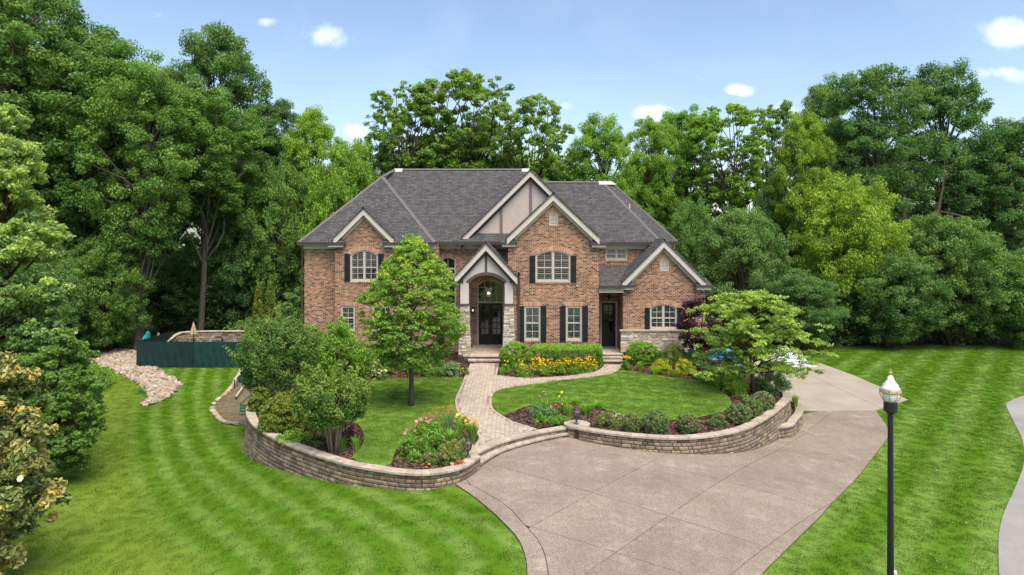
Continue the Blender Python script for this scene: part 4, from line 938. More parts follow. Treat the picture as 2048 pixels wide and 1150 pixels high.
def soldier(q, Y, flat=False, hgt=.22):
    """ring of brick-on-end over an opening"""
    x0, x1, z0, zs, rise = q; mb = MB(); bw = .075
    if rise <= .001:
        n = int((x1 - x0 + .1) / bw)
        for i in range(n):
            a = x0 - .05 + (x1 - x0 + .1) * i / n; b = x0 - .05 + (x1 - x0 + .1) * (i + 1) / n; mb.box(a + .012, b - .012, Y - .016 + rnd.uniform(-.003, .003), Y + .05, zs + .012, zs + .012 + hgt, tint=rnd.random())
    else:
        h = (x1 - x0) / 2; R = (h * h + rise * rise) / (2 * rise); c = (x0 + x1) / 2; zc = zs + rise - R; A = math.asin(min(1, h / R)) + .06; hgt2 = hgt * 1.15; n = int(2 * A * (R + .06) / bw)
        for i in range(n):
            a0, a1 = -A + 2 * A * i / n + .011 / R, -A + 2 * A * (i + 1) / n - .011 / R; r0, r1 = R + .012, R + hgt2; yf = Y - .016 + rnd.uniform(-.003, .003)
            pts = [(c + r0 * math.sin(a0), yf, zc + r0 * math.cos(a0)), (c + r0 * math.sin(a1), yf, zc + r0 * math.cos(a1)), (c + r1 * math.sin(a1), yf, zc + r1 * math.cos(a1)), (c + r1 * math.sin(a0), yf, zc + r1 * math.cos(a0))]
            o0 = len(mb.v); mb.prism(pts, (0, .06, 0)); mb.t[o0:] = [rnd.random()] * (len(mb.v) - o0)
    H(mb, 'brick_arch', arch_brick, tint=True)
    if rise <= .001: H(MB().box(x0 - .055, x1 + .055, Y - .006, Y - .001, zs + .004, zs + hgt + .02), 'mortar_bed', mortar)
    else:
        pa = [(c + (R + .004) * math.sin(-A + 2 * A * i / 20), zc + (R + .004) * math.cos(-A + 2 * A * i / 20)) for i in range(21)]; pb = [(c + (R + hgt2 + .008) * math.sin(-A + 2 * A * i / 20), zc + (R + hgt2 + .008) * math.cos(-A + 2 * A * i / 20)) for i in range(21)]
        plate([pa + pb[::-1]], Y - .008, .007, mortar, 'mortar_bed')
    # mortar bed just behind the bricks
mortar = simple('mortar', (.56, .42, .30), .95, .1, 10)
arch_brick = per_piece('arch_brick', [(.33, .15, .09), (.40, .22, .135), (.28, .125, .08), (.45, .27, .18), (.36, .19, .12)], .9, 14, .4, 40, .4)
for q, Y in ((w_bay, YBAY), (w_bl1, YBAY), (w_bl2, YBAY), (w_tall, YB), (w_up, YA), (w_l1, YA), (w_l2, YA), (w_e, YE), (d_main, YB), (v_a, YA), (v_e, YE)): soldier(q, Y, hgt=.22 if q not in (v_a, v_e) else .2)
window(w_bay, YBAY); window(w_up, YA, cols=2); window(w_l1, YA, 1, 2, 4); window(w_l2, YA, 1, 2, 4); window(w_e, YE)
window(w_bl1, YBAY, 1, 2, 4); window(w_bl2, YBAY, 1, 2, 4); window(w_sm, YD, 2, 2, 1, fw=.08, mullion=.1)
window(w_tall, YB, 1, 2, 7, louver=False, fw=.07, ztr=wz(538, YB))
def vent(q, Y):
    v = ring_plate(op(q), op(inset_open(q, .045)), Y - .02, .12, cream, 'gable_vent'); x0, x1, z0, zs, r = inset_open(q, .045); n = 9
    for i in range(n):
        z = z0 + (zs + r - z0) * (i + .5) / n; mb = MB(); mb.prism([(x0, Y + .0, z - .03), (x0, Y + .05, z + .03), (x0, Y + .06, z + .03), (x0, Y + .01, z - .03)], (x1 - x0, 0, 0)); H(mb, 'slat', cream, v)
    H(MB().box(x0, x1, Y + .09, Y + .11, z0, zs + r * .6), 'vent_backing', soil, v)
vent(v_a, YA); vent(v_e, YE)
def shutter(px0, px1, pt, pb, Y):
    x0, x1, z0, z1 = wx(px0, Y), wx(px1, Y), wz(pb, Y), wz(pt, Y); s = H(MB().box(x0, x1, Y - .025, Y - .004, z0, z1), 'shutter', black_p); n = 3
    for i in range(n):
        a, b = x0 + (x1 - x0) * i / n + .004, x0 + (x1 - x0) * (i + 1) / n - .004; H(MB().box(a, b, Y - .05, Y - .0255, z0 + .003, z1 - .003), 'board', black_p, s)
    for f in (.12, .48, .88): z = z0 + (z1 - z0) * f; H(MB().box(x0 + .01, x1 - .01, Y - .072, Y - .0505, z - .05, z + .05), 'batten', black_p, s)
for a in [(689, 700, 507.5, 562.5, YBAY), (756.6, 767.5, 507.5, 562.5, YBAY), (1059, 1070.3, 511, 565, YA), (1141.6, 1152.5, 511, 565, YA), (1040, 1048.2, 612, 683, YA), (1081.5, 1092.5, 612, 683, YA), (1120, 1131.5, 612, 683, YA), (1164.5, 1176, 612, 683, YA),
          (1289.6, 1299.5, 615.6, 660, YE), (1354.6, 1365, 615.6, 660, YE)]: shutter(*a)
def door(x0, x1, z0, z1, Y, cols, rows, frac, hand):
    """glazed leaf: panel below, panes above"""
    zg = z0 + (z1 - z0) * frac; st = .13; holes = []
    gx0, gx1, gz1 = x0 + st, x1 - st, z1 - .14; cwid = (gx1 - gx0) / cols; chei = (gz1 - zg) / rows; mu = .016
    for i in range(cols):
        for j in range(rows): holes.append([(gx0 + i * cwid + mu * (i > 0), zg + j * chei + mu * (j > 0)), (gx0 + (i + 1) * cwid - mu * (i < cols - 1), zg + j * chei + mu * (j > 0)), (gx0 + (i + 1) * cwid - mu * (i < cols - 1), zg + (j + 1) * chei - mu * (j < rows - 1)), (gx0 + i * cwid + mu * (i > 0), zg + (j + 1) * chei - mu * (j < rows - 1))])
    d = plate([[(x0, z0), (x1, z0), (x1, z1), (x0, z1)]] + holes, Y, .05, black_p, 'door')
    for h in holes: plate([h], Y + .02, .008, dglass, 'pane', d)
    plate([[(gx0, z0 + .18), (gx1, z0 + .18), (gx1, zg - .12), (gx0, zg - .12)], [(gx0 + .05, z0 + .23), (gx1 - .05, z0 + .23), (gx1 - .05, zg - .17), (gx0 + .05, zg - .17)]], Y - .014, .013, black_p, 'door_panel', d)
    hx = x1 - .06 if hand > 0 else x0 + .06
    mb = MB(); mb.tube([(hx, Y - .005, z0 + .95), (hx, Y - .06, z0 + .97), (hx, Y - .06, z0 + 1.12), (hx, Y - .005, z0 + 1.14)], [.012] * 4, 6); mb.box(hx - .025, hx + .025, Y - .01, Y - .001, z0 + .9, z0 + 1.2); H(mb, 'handle', pewter, d)
x0, x1, z0, zs, r = d_main; ztb = wz(604, YB)
fr = plate([op(d_main), opening(x0 + .09, x1 - .09, z0 + .001, ztb - .07), opening(x0 + .09, x1 - .09, ztb + .02, zs - .03, r - .04)], YB + .06, .16, window_w, 'door_frame')
xm = (x0 + x1) / 2
door(x0 + .092, xm - .003, FL + .01, ztb - .072, YB + .1, 2, 5, .25, 1); door(xm + .003, x1 - .092, FL + .01, ztb - .072, YB + .1, 2, 5, .25, -1)
fan = inset_open((x0 + .09, x1 - .09, ztb + .02, zs - .03, r - .04), .0)
pane = plate([op(fan)], YB + .15, .01, dglass, 'fanlight')
mb = MB()
for i in range(1, 4): x = fan[0] + (fan[1] - fan[0]) * i / 4; mb.box(x - .014, x + .014, YB + .115, YB + .148, fan[2], fan[3] + fan[4] * (1 if i == 2 else .72))
for j in (1, 2): z = fan[2] + (fan[3] + fan[4] - fan[2]) * j / 3; mb.box(fan[0], fan[1], YB + .118, YB + .146, z - .014, z + .014)
H(mb, 'muntin', window_w, pane)
x0, x1, z0, zs, r = d_side
plate([op(d_side), opening(x0 + .08, x1 - .08, z0 + .001, zs - .07)], YD + .05, .16, window_w, 'door_frame')
door(x0 + .082, x1 - .082, FL + .01, zs - .072, YD + .09, 2, 4, .3, 1)

# --- stone wainscot of the right wing
base = H(MB().box(XE0 - .10, XE1, YE - .17, YE - .003, -1.4, 1.66), 'stone_base', soil)
ledge(base, lambda z: XE0 - .16, lambda z: XE1 - .0, YE - .24, .45, 1.66, .14, (.22, .62), (.08, .17))
x = XE0 - .22
while x < XE1 - .02:
    e = min(x + rnd.uniform(.5, .8), XE1); H(MB().box(x + .003, e - .003, YE - .30, YE - .004, 1.662, 1.73), 'base_cap', cap_m, base); x = e
# --- small fittings of the house
mb = MB(); mb.box(wx(1034.8, 38.9), wx(1039.6, 38.9), YA - .12, YA - .01, .1, 4.9); mb.bar((wx(1037, 38.9), YA - .06, 4.88), (wx(1034, 38.9) + .1, YA - .5, 5.1), .1, .1); H(mb, 'downspout', gutter_m)
mb = MB(); mb.tube([(wx(1154, YA), YA - .002, wz(571, YA)), (wx(1154, YA), YA - .09, wz(571, YA))], [.05, .05], 10); H(mb, 'security_camera', cream)
mb = MB(); mb.tube([(-12.55, YC - .07, -.3), (-12.55, YC - .07, 6.55)], [.05, .05], 8); H(mb, 'downspout', gutter_m)
def lantern_cage(root, w0, w1, z0, z1, m_, gl, bulbs):
    mb = MB()
    for a, b in ((-1, -1), (1, -1), (1, 1), (-1, 1)): mb.bar((a * w0, b * w0, z0), (a * w1, b * w1, z1), .022, .022)
    for zz, ww in ((z0, w0), (z1, w1)):
        for a, b, c_, d in ((-1, -1, 1, -1), (1, -1, 1, 1), (1, 1, -1, 1), (-1, 1, -1, -1)): mb.bar((a * ww, b * ww, zz), (c_ * ww, d * ww, zz), .022, .022)
    mb.build('cage', m_, root)
    mb = MB(); k = .96
    mb.add([(-w0 * k, -w0 * k, z0), (w0 * k, -w0 * k, z0), (w0 * k, w0 * k, z0), (-w0 * k, w0 * k, z0), (-w1 * k, -w1 * k, z1), (w1 * k, -w1 * k, z1), (w1 * k, w1 * k, z1), (-w1 * k, w1 * k, z1)], [(0, 1, 5, 4), (1, 2, 6, 5), (2, 3, 7, 6), (3, 0, 4, 7)])
    mb.build('glazing', glass, root)
    mb = MB(); mc = MB()
    for x, y in bulbs: mb.lathe([(.0, .0), (.018, .02), (.02, .05), (.004, .09)], 8, (x, y, z0 + (z1 - z0) * .35)); mc.tube([(x, y, z0), (x, y, z0 + (z1 - z0) * .35)], [.012, .012], 6)
    mb.build('bulb', lit, root); mc.build('candle', cream, root)
lan = tag(empty('pendant_lantern', (wx(977.5, 40.2), 40.2, wz(594, 40.2))), 'glazed metal lantern with lit candles hanging in the entrance arch', 'lantern')
lantern_cage(lan, .15, .24, 0, .52, pewter, glass, [(-.05, 0), (.05, 0), (0, .05)])
MB().tube([(0, 0, .52), (0, 0, .60)], [.05, .03], 8).tube([(0, 0, .6), (0, 0, 5.25 - lan.location.z)], [.01, .01], 6).build('chain_rod', pewter, lan)
sc = tag(empty('wall_sconce', (wx(945.5, YB), YB - .09, wz(624, YB))), 'small lit wall lamp on the brick left of the front doors', 'wall lamp')
MB().box(-.05, .05, .03, .085, -.12, .3).bar((0, .05, .2), (0, -.02, .22), .02, .02).build('bracket', iron, sc); lantern_cage(sc, .05, .08, 0, .2, iron, glass, [(0, 0)])
pl2 = tag(empty('pendant_lantern', (wx(1218, 40.2), 40.2, wz(601, 40.2))), 'small unlit black lantern hanging above the side porch door', 'lantern')
MB().lathe([(.07, 0), (.11, .22)], 8).lathe([(.2, .22), (.17, .25), (.05, .33), (.03, .38)], 12).tube([(0, 0, .38), (0, 0, 4.0 - pl2.location.z)], [.012, .012], 6).build('lantern_body', iron, pl2); MB().lathe([(.072, .02), (.105, .20)], 8).build('glazing', glass, pl2)
mat_o = tag(MB().box(wx(1199, 40.3), wx(1235, 40.3), 40.5, 41.15, FL + .008, FL + .03).build('doormat', simple('grey_mat', (.12, .14, .16), .8)), 'dark grey doormat lying at the side porch door', 'doormat')

# ------------------------------------------------------------------ foliage
def unit(v): return v / np.maximum(np.linalg.norm(v, axis=1), 1e-9)[:, None]
def leaf_mesh(name, c, nrm, size, tint, m, aspect=.55, droop=None, fold=.12):
    """one four-cornered leaf per point"""
    n = len(c); t = unit(np.cross(nrm, rng.normal(size=(n, 3))))
    if droop is not None: t = unit(t + droop)
    b = unit(np.cross(nrm, t)); nn = np.cross(t, b); L2 = (size * .5)[:, None]; W2 = L2 * aspect
    v = np.empty((n, 4, 3)); v[:, 0] = c - t * L2; v[:, 1] = c + b * W2 + nn * L2 * fold; v[:, 2] = c + t * L2 * 1.05 - nn * L2 * fold; v[:, 3] = c - b * W2 + nn * L2 * fold
    me = bpy.data.meshes.new(name); me.vertices.add(4 * n); me.vertices.foreach_set('co', v.ravel().astype(np.float32)); me.loops.add(4 * n); me.polygons.add(n)
    me.loops.foreach_set('vertex_index', np.arange(4 * n, dtype=np.int32)); me.polygons.foreach_set('loop_start', np.arange(0, 4 * n, 4, dtype=np.int32))
    me.update(calc_edges=True); at_ = me.attributes.new('tint', 'FLOAT', 'POINT'); at_.data.foreach_set('value', np.repeat(np.clip(tint, 0, 1), 4).astype(np.float32)); me.materials.append(m); return me
def clump_leaves(cc, cr, per, size, flat=.6, up=.8, outw=.5, rn=.6, youth=None, shell=.55):
    """leaves scattered through many small clumps (centres cc, radii cr)"""
    k = len(cc); cnt = np.maximum(4, (per * (cr / cr.mean()) ** 2).astype(int)); idx = np.repeat(np.arange(k), cnt); n = len(idx)
    d = unit(rng.normal(size=(n, 3))); r = rng.random(n) ** (1 - shell); off = d * (cr[idx] * r)[:, None]; off[:, 2] *= flat
    p = cc[idx] + off; nm = unit(np.array([0, 0, up]) + d * outw + rng.normal(size=(n, 3)) * rn)
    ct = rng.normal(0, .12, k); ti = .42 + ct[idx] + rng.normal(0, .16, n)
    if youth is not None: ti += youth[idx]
    return p, nm, size * rng.uniform(.7, 1.3, n), ti
def branch(mb, a, b, r0, r1, n=6, bend=.12, seg=4):
    a, b = np.array(a, float), np.array(b, float); L_ = np.linalg.norm(b - a); side = rng.normal(size=3) * L_ * bend; side[2] = abs(side[2]) * .5
    pts = [a + (b - a) * t + side * math.sin(math.pi * t) for t in np.linspace(0, 1, seg + 1)]; mb.tube(pts, list(np.linspace(r0, r1, seg + 1)), n)
def crown(R, z0, z1, nl, npl, shape='round', lobe=.40, jitter=.2, clump=.34):
    """lobes over an envelope, clumps over the lobes -> centres, radii, lobe centres"""
    zc, hz = (z0 + z1) / 2, (z1 - z0) / 2; lc, lr = [], []
    for i in range(nl):
        y = 1 - 2 * (i + .5) / nl; a = i * 2.39996 + rng.uniform(-.4, .4); rr = math.sqrt(max(0, 1 - y * y))
        if shape == 'fan': prof = .55 + .55 * (y + 1) / 2
        elif shape == 'cone': prof = 1.25 * (1 - (y + 1) / 2 * .75)
        elif shape == 'oval': prof = 1.0
        else: prof = 1.0
        f = rng.uniform(.5, .72) * (1 + rng.uniform(-jitter, jitter))
        lc.append((math.cos(a) * rr * R * f * prof, math.sin(a) * rr * R * f * prof, zc + y * hz * .74 + rng.uniform(-.08, .08) * hz)); lr.append(R * lobe * rng.uniform(.7, 1.2))
    for i in range(max(2, nl // 4)): lc.append((rng.uniform(-.3, .3) * R, rng.uniform(-.3, .3) * R, zc + rng.uniform(-.5, .6) * hz)); lr.append(R * lobe * .8)
    lc, lr = np.array(lc), np.array(lr); cc, cr = [], []
    for p, r in zip(lc, lr):
        d = unit(rng.normal(size=(npl, 3)) + np.array([0, 0, .35]) + unit((p - np.array([0, 0, zc]))[None])[0] * .5)
        cc.append(p + d * r * rng.uniform(.55, 1.05, (npl, 1)) * np.array([1, 1, .85])); cr.append(r * clump * rng.uniform(.65, 1.3, npl))
    return np.concatenate(cc), np.concatenate(cr), lc, lr
def tree_proto(kind, seed, leafsz=.25, per=75):
    """meshes of a tree 20 m tall"""
    global rng
    keep = rng; rng = np.random.default_rng(seed); mb = MB()
    spec = dict(oak=(5.2, 4.0, 20, 52, 14, 'round', .29, .25), tall=(4.2, 3.5, 20, 34, 18, 'oval', .38, .25), high=(5.0, 8.2, 20, 44, 14, 'oval', .30, .25), airy=(5.4, 6.0, 20, 64, 8, 'fan', .21, .3), low=(6.0, .4, 11, 52, 13, 'oval', .29, .25), plume=(4.4, 2.0, 20, 46, 15, 'cone', .30, .3))[kind]
    R, z0, z1, nl, npl, shp, lobe, jit = spec; cc, cr, lc, lr = crown(R, z0, z1, nl, npl, shp, lobe, jit)
    cr *= {'airy': .95, 'oak': 1.12, 'low': 1.12}.get(kind, 1.0)
    top = z0 + (z1 - z0) * (.35 if kind == 'airy' else .6); bow = rng.uniform(-.5, .5, 2)
    tp = [np.array([bow[0] * math.sin(t * 2), bow[1] * math.sin(t * 2.5), -.6 + t * (top + .6)]) for t in np.linspace(0, 1, 7)]; mb.tube(tp, [q * (.62 if kind == 'high' else 1) for q in (.42, .34, .31, .28, .24, .19, .10)], 8)
    for p, r in zip(lc, lr):
        h = min(max(p[2] - rng.uniform(1.5, 4.5), z0 * .75), top); k = np.clip(h / (top + .6) * 6, 0, 6); i = int(min(k, 5)); base = tp[i] + (tp[i + 1] - tp[i]) * (k - i); branch(mb, base, p, .10 if kind != 'airy' else .07, .025, 5, .14)
    sel = rng.choice(len(cc), min(len(cc), 150), replace=False)
    for i in sel: j = np.argmin(((lc - cc[i]) ** 2).sum(1)); branch(mb, lc[j], cc[i], .035, .012, 3, .12, 2)
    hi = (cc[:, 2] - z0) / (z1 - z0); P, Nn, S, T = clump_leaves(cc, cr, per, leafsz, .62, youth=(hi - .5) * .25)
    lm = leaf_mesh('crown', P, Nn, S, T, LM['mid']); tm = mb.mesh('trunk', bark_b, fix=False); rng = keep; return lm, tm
PROTO = {}
def proto(kind, v):
    if (kind, v) not in PROTO:
        PROTO[(kind, v)] = tree_proto(kind, 100 + v * 7 + len(kind) * 31, {'airy': .22, 'low': .21}.get(kind, .19), {'airy': 52, 'low': 78}.get(kind, 82))
    return PROTO[(kind, v)]
def slot_mat(o, m):
    o.material_slots[0].link = 'OBJECT'; o.material_slots[0].material = m
def tree(px, ptop, pw, Y, kind, v, leaf, label, bark=bark_b, pbase=None, rz=None, group='woodland trees round the house', name='broadleaf_tree', zb=None, cat='tree'):
    """px = middle, ptop = row of the crown's top, pw = crown width in the photograph, Y = distance"""
    X = wx(px, Y); z = float(g(X)) if zb is None else zb; top = wz(ptop, Y); lm, tm = proto(kind, v); R0 = {'oak': 5.2, 'tall': 4.2, 'airy': 4.6, 'high': 5.0, 'low': 6.0, 'plume': 4.6}[kind] * 1.08
    root = tag(empty(name, (X, Y, z), rnd.uniform(0, 6.28) if rz is None else rz), label, cat, group); s = pw * Y / F / 2 / R0; root.scale = (s, s, (top - z) / (10.9 if kind == 'low' else 19.4))
    t = link(bpy.data.objects.new('trunk', tm), root); slot_mat(t, bark); c = link(bpy.data.objects.new('crown', lm), root); slot_mat(c, LM[leaf]); return root
TREES = [
 (40, -60, 420, 50, 'oak', 0, 'dark', 'towering dark green tree at the far left edge, its top cut off by the frame'),
 (175, 45, 330, 53, 'oak', 2, 'mid', 'tall mid green tree behind the pale near tree at left'),
 (275, 100, 270, 51, 'oak', 0, 'mid', 'tall dense green tree just left of the long bare grey trunk'),
 (399, 180, 290, 57.5, 'high', 1, 'mid', 'green tree with a long bare grey trunk behind the pool umbrella'),
 (432, 36, 255, 70, 'oak', 0, 'blue', 'tallest dark oak-like tree, rounded top against the sky left of the house'),
 (555, 185, 165, 74, 'oak', 1, 'dark', 'dark slim-topped tree just right of the tallest rounded one'),
 (625, 215, 175, 66, 'oak', 2, 'bright', 'yellow-green rounded tree left of the house roof peak'),
 (690, 282, 190, 60, 'low', 0, 'bright', 'bright yellow-green low tree directly beside the left roof slope'),
 (560, 330, 200, 62, 'low', 1, 'mid', 'shaded green tree between the grey trunk and the left roof corner'),
 (480, 400, 170, 61, 'low', 2, 'dark', 'dark low tree behind the pool wall, right of the bare trunk'),
 (770, 292, 110, 68, 'airy', 1, 'mid', 'small thin tree showing over the left end of the roof ridge'),
 (815, 150, 235, 66, 'airy', 0, 'mid', 'left of three airy see-through trees rising behind the main ridge'),
 (928, 130, 260, 68, 'airy', 1, 'mid', 'middle and tallest of three airy see-through trees behind the main ridge'),
 (1062, 184, 205, 65, 'airy', 1, 'mid', 'right of three airy see-through trees, above the stucco gable'),
 (965, 225, 170, 74, 'oak', 1, 'mid', 'small dense dark tree in the middle of the airy trees behind the ridge'),
 (1130, 285, 130, 66, 'airy', 0, 'bright', 'short bright tree behind the right slope of the stucco gable'),
 (1205, 228, 170, 63, 'oak', 2, 'bright', 'bushy bright green tree behind the right-hand roof ridge'),
 (1300, 222, 150, 66, 'oak', 1, 'bright', 'green tree with ragged top right of the bushy one beyond the right ridge'),
 (1365, 206, 170, 69, 'oak', 0, 'bright', 'broad olive-topped tree above the right end of the roof'),
 (1455, 198, 220, 65, 'airy', 1, 'bright', 'wide tree with bare dark limbs and sky holes right of the roof'),
 (1555, 186, 150, 70, 'airy', 0, 'mid', 'thin-crowned tree between the limby tree and the giant right-hand tree'),
 (1605, 225, 150, 58, 'oak', 2, 'olive', 'narrow olive-green tree before the giant right-hand tree'),
 (1650, 148, 150, 74, 'oak', 0, 'mid', 'pale tree top peeping over the left shoulder of the giant right-hand tree'),
 (1750, 116, 270, 59, 'oak', 1, 'blue', 'giant dark tree with a thick leaning grey trunk at the right'),
 (1885, 124, 250, 62, 'oak', 2, 'blue', 'second giant dark tree, right of the leaning grey trunk'),
 (2025, 226, 220, 60, 'oak', 0, 'dark', 'dark tree at the right edge of the frame'),
 (1690, 352, 240, 53, 'low', 1, 'olive', 'glowing yellow-green low tree in front of the giant right-hand tree'),
 (1480, 415, 210, 52, 'low', 0, 'blue', 'blue-green rounded understorey tree right of the house eave'),
 (1545, 356, 110, 60, 'low', 2, 'blue', 'small blue-green tree under the sky holes of the limby tree'),
 (1380, 400, 130, 58, 'low', 1, 'mid', 'mid green understorey tree peeping over the right house eave'),
 (1270, 330, 190, 72, 'low', 2, 'mid', 'low green tree filling behind the right roof slope'),
 (1900, 430, 250, 52, 'low', 0, 'dark', 'dark spreading understorey tree under the second giant tree'),
 (2040, 500, 200, 51, 'low', 2, 'mid', 'understorey tree at the right edge above the far lawn'),
 (1780, 500, 220, 51, 'low', 1, 'dark', 'very dark understorey tree below the leaning grey trunk'),
 (1600, 545, 200, 49.5, 'low', 2, 'dark', 'dark low tree behind the lime dogwood and rear drive'),
 (210, 470, 190, 50, 'low', 1, 'mid', 'green low tree behind the pale near tree and dry creek'),
 (330, 520, 170, 60, 'low', 0, 'dark', 'dark shaded low tree behind the teal cover by the pool'),
 (10, 60, 300, 66, 'oak', 1, 'mid', 'second-row tree at the far left, showing between the front crowns'),
 (150, 110, 260, 70, 'oak', 0, 'mid', 'second-row tree filling the gap behind the tall mid green tree'),
 (320, 140, 240, 74, 'oak', 2, 'mid', 'second-row tree behind the long bare grey trunk'),
 (500, 230, 220, 78, 'oak', 1, 'mid', 'second-row tree behind the tallest rounded dark one'),
 (880, 270, 260, 78, 'low', 1, 'mid', 'low second-row tree behind the roof ridge'),
 (1050, 300, 240, 78, 'low', 2, 'bright', 'low second-row tree behind the stucco gable'),
 (1700, 250, 260, 74, 'oak', 2, 'mid', 'second-row tree behind the left of the giant right-hand tree'),
 (1960, 280, 260, 74, 'oak', 1, 'mid', 'second-row tree behind the second giant tree'),
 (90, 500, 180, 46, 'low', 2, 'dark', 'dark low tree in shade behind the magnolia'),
]
for a in TREES:
    bk = bark_g if ('grey trunk' in a[7] or 'limby' in a[7] or 'limbs' in a[7]) else bark_b
    tree(*a, bark=bk)
# the trunks one can see: long bare grey trunk behind the pool, leaning pale trunk at the right
tr = tag(empty('leaning_trunk', (wx(1795, 56.5), 56.5, -1.2)), 'pale leaning forked tree trunk at the right edge of the wood', 'tree trunk')
mb = MB(); mb.tube([(0, 0, -.3), (-.1, 0, 4), (.35, 0, 7.5), (.55, 0, 9.5), (.6, .4, 12)], [.48, .42, .34, .2, .04], 10); mb.tube([(1.9, .4, 8.2), (2.6, .3, 9.6), (3.5, .2, 10.4), (4.0, .4, 12.4), (4.5, .9, 14.5)], [.24, .21, .15, .09, .02], 8); mb.tube([(3.5, .2, 10.3), (5.4, 0, 9.9), (7.4, -.1, 8.6)], [.12, .08, .03], 6)
mb.build('trunk', bark_b, tr, shade=True, fix=False)

# undergrowth and the far side of the wood: one mass each
def mass(name, boxes, n_per, cl_r, leafsz, m, label, per=60):
    cc = []; 
    for (x0, x1, y0, y1, hmin, hmax, n) in boxes:
        x, y = rng.uniform(x0, x1, n), rng.uniform(y0, y1, n); hh = hmin + (hmax - hmin) * (.5 + .5 * np.sin(x * .55 + 1.3 * np.sin(x * .21)) * np.cos(y * .3)); z = g(x) + rng.random(n) ** .7 * hh; cc.append(np.stack([x, y, z], 1))
    cc = np.concatenate(cc); cr = cl_r * rng.uniform(.6, 1.4, len(cc)); P, Nn, S, T = clump_leaves(cc, cr, per, leafsz, .6)
    return tag(link(bpy.data.objects.new(name, leaf_mesh(name, P, Nn, S, T - .08, m))), label, 'undergrowth', kind='stuff')
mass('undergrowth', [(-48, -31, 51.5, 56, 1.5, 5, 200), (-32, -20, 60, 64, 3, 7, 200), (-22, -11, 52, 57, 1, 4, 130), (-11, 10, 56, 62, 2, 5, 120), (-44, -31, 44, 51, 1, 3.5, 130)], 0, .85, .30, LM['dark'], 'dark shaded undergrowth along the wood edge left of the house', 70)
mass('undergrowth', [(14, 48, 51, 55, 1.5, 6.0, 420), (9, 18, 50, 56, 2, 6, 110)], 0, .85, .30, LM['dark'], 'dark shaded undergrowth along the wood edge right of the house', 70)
mass('far_woods', [(-75, 75, 78, 84, 6, 12.5, 620)], 0, 1.9, .75, LM['mid'], 'hazy mass of further trees seen through the trunks', 60)

# ------------------------------------------------------------------ garden plants
def leaves_obj(root, P, Nn, S, T, m, aspect=.55, name='foliage', droop=None, fold=.12): return link(bpy.data.objects.new(name, leaf_mesh(name, P, Nn, S, T, m, aspect, droop, fold)), root)
def dome(R, h, n_cl, base=.0, flat=1.0):
    """clump centres over a rounded bush"""
    d = unit(rng.normal(size=(n_cl, 3))); d[:, 2] = np.abs(d[:, 2]) * 1.0; k = rng.uniform(.62, .98, n_cl)
    lump = 1 + .07 * np.sin(d[:, 0] * 7 + 1) * np.cos(d[:, 1] * 6)
    return np.stack([d[:, 0] * R * k * lump, d[:, 1] * R * k * lump, base + (d[:, 2] * .96 + .04) * h * k * lump], 1)
def bush(px, pbase, pw, ph, leaf, label, leafsz=.07, n_cl=70, per=46, cl=.20, group=None, z=0.0, name='shrub', cat='shrub', aspect=.55, flowers=None, nf=0, fsz=.06, up=.45, loose=0.0, shp='dome', stems=True, fname='blossoms'):
    X, Y = at(px, pbase, z); R = pw * Y / F / 2 * 1.07; h = ph * Y / F * 1.04; z = float(g(X)) if z is None else z; Yc = Y + R * .75
    root = tag(empty(name, (wx(px, Yc), Yc, z)), label, cat, group)
    lowc = dome(R * .93, h * .93, n_cl)
    if shp == 'ball': d_ = unit(rng.normal(size=(n_cl, 3))); lowc = d_ * np.array([R, R, h * .53]) * rng.uniform(.84, .95, (n_cl, 1)) + np.array([0, 0, h * .47])
    ring_ = rng.uniform(0, 6.28, n_cl // 3); ringc = np.stack([np.cos(ring_) * R * .80, np.sin(ring_) * R * .80, rng.uniform(.05, .45, len(ring_)) * h], 1); cc = np.concatenate([lowc, ringc])
    if loose: cc += rng.normal(size=cc.shape) * R * loose * np.array([1, 1, .6])
    cc[:, 2] = np.maximum(cc[:, 2], .04); cr = R * cl * rng.uniform(.7, 1.3, len(cc))
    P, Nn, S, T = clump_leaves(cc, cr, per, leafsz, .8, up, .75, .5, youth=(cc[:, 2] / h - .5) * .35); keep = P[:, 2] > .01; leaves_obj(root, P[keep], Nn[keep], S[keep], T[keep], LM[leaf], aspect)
    if stems:
        mb = MB()
        for i in rng.choice(len(cc), min(10, len(cc)), replace=False): branch(mb, (rng.uniform(-.1, .1) * R, rng.uniform(-.1, .1) * R, -.03), cc[i] * .92, .012 + R * .012, .005, 4, .08, 3)
        mb.build('stems', bark_b, root, fix=False)
    if flowers:
        i = rng.integers(0, len(cc), nf); d = unit(rng.normal(size=(nf, 3)) + np.array([0, -.5, .7])); blooms(root, cc[i] + d * (cr[i] * 1.05)[:, None], fsz, PET[flowers], fname)
    return root
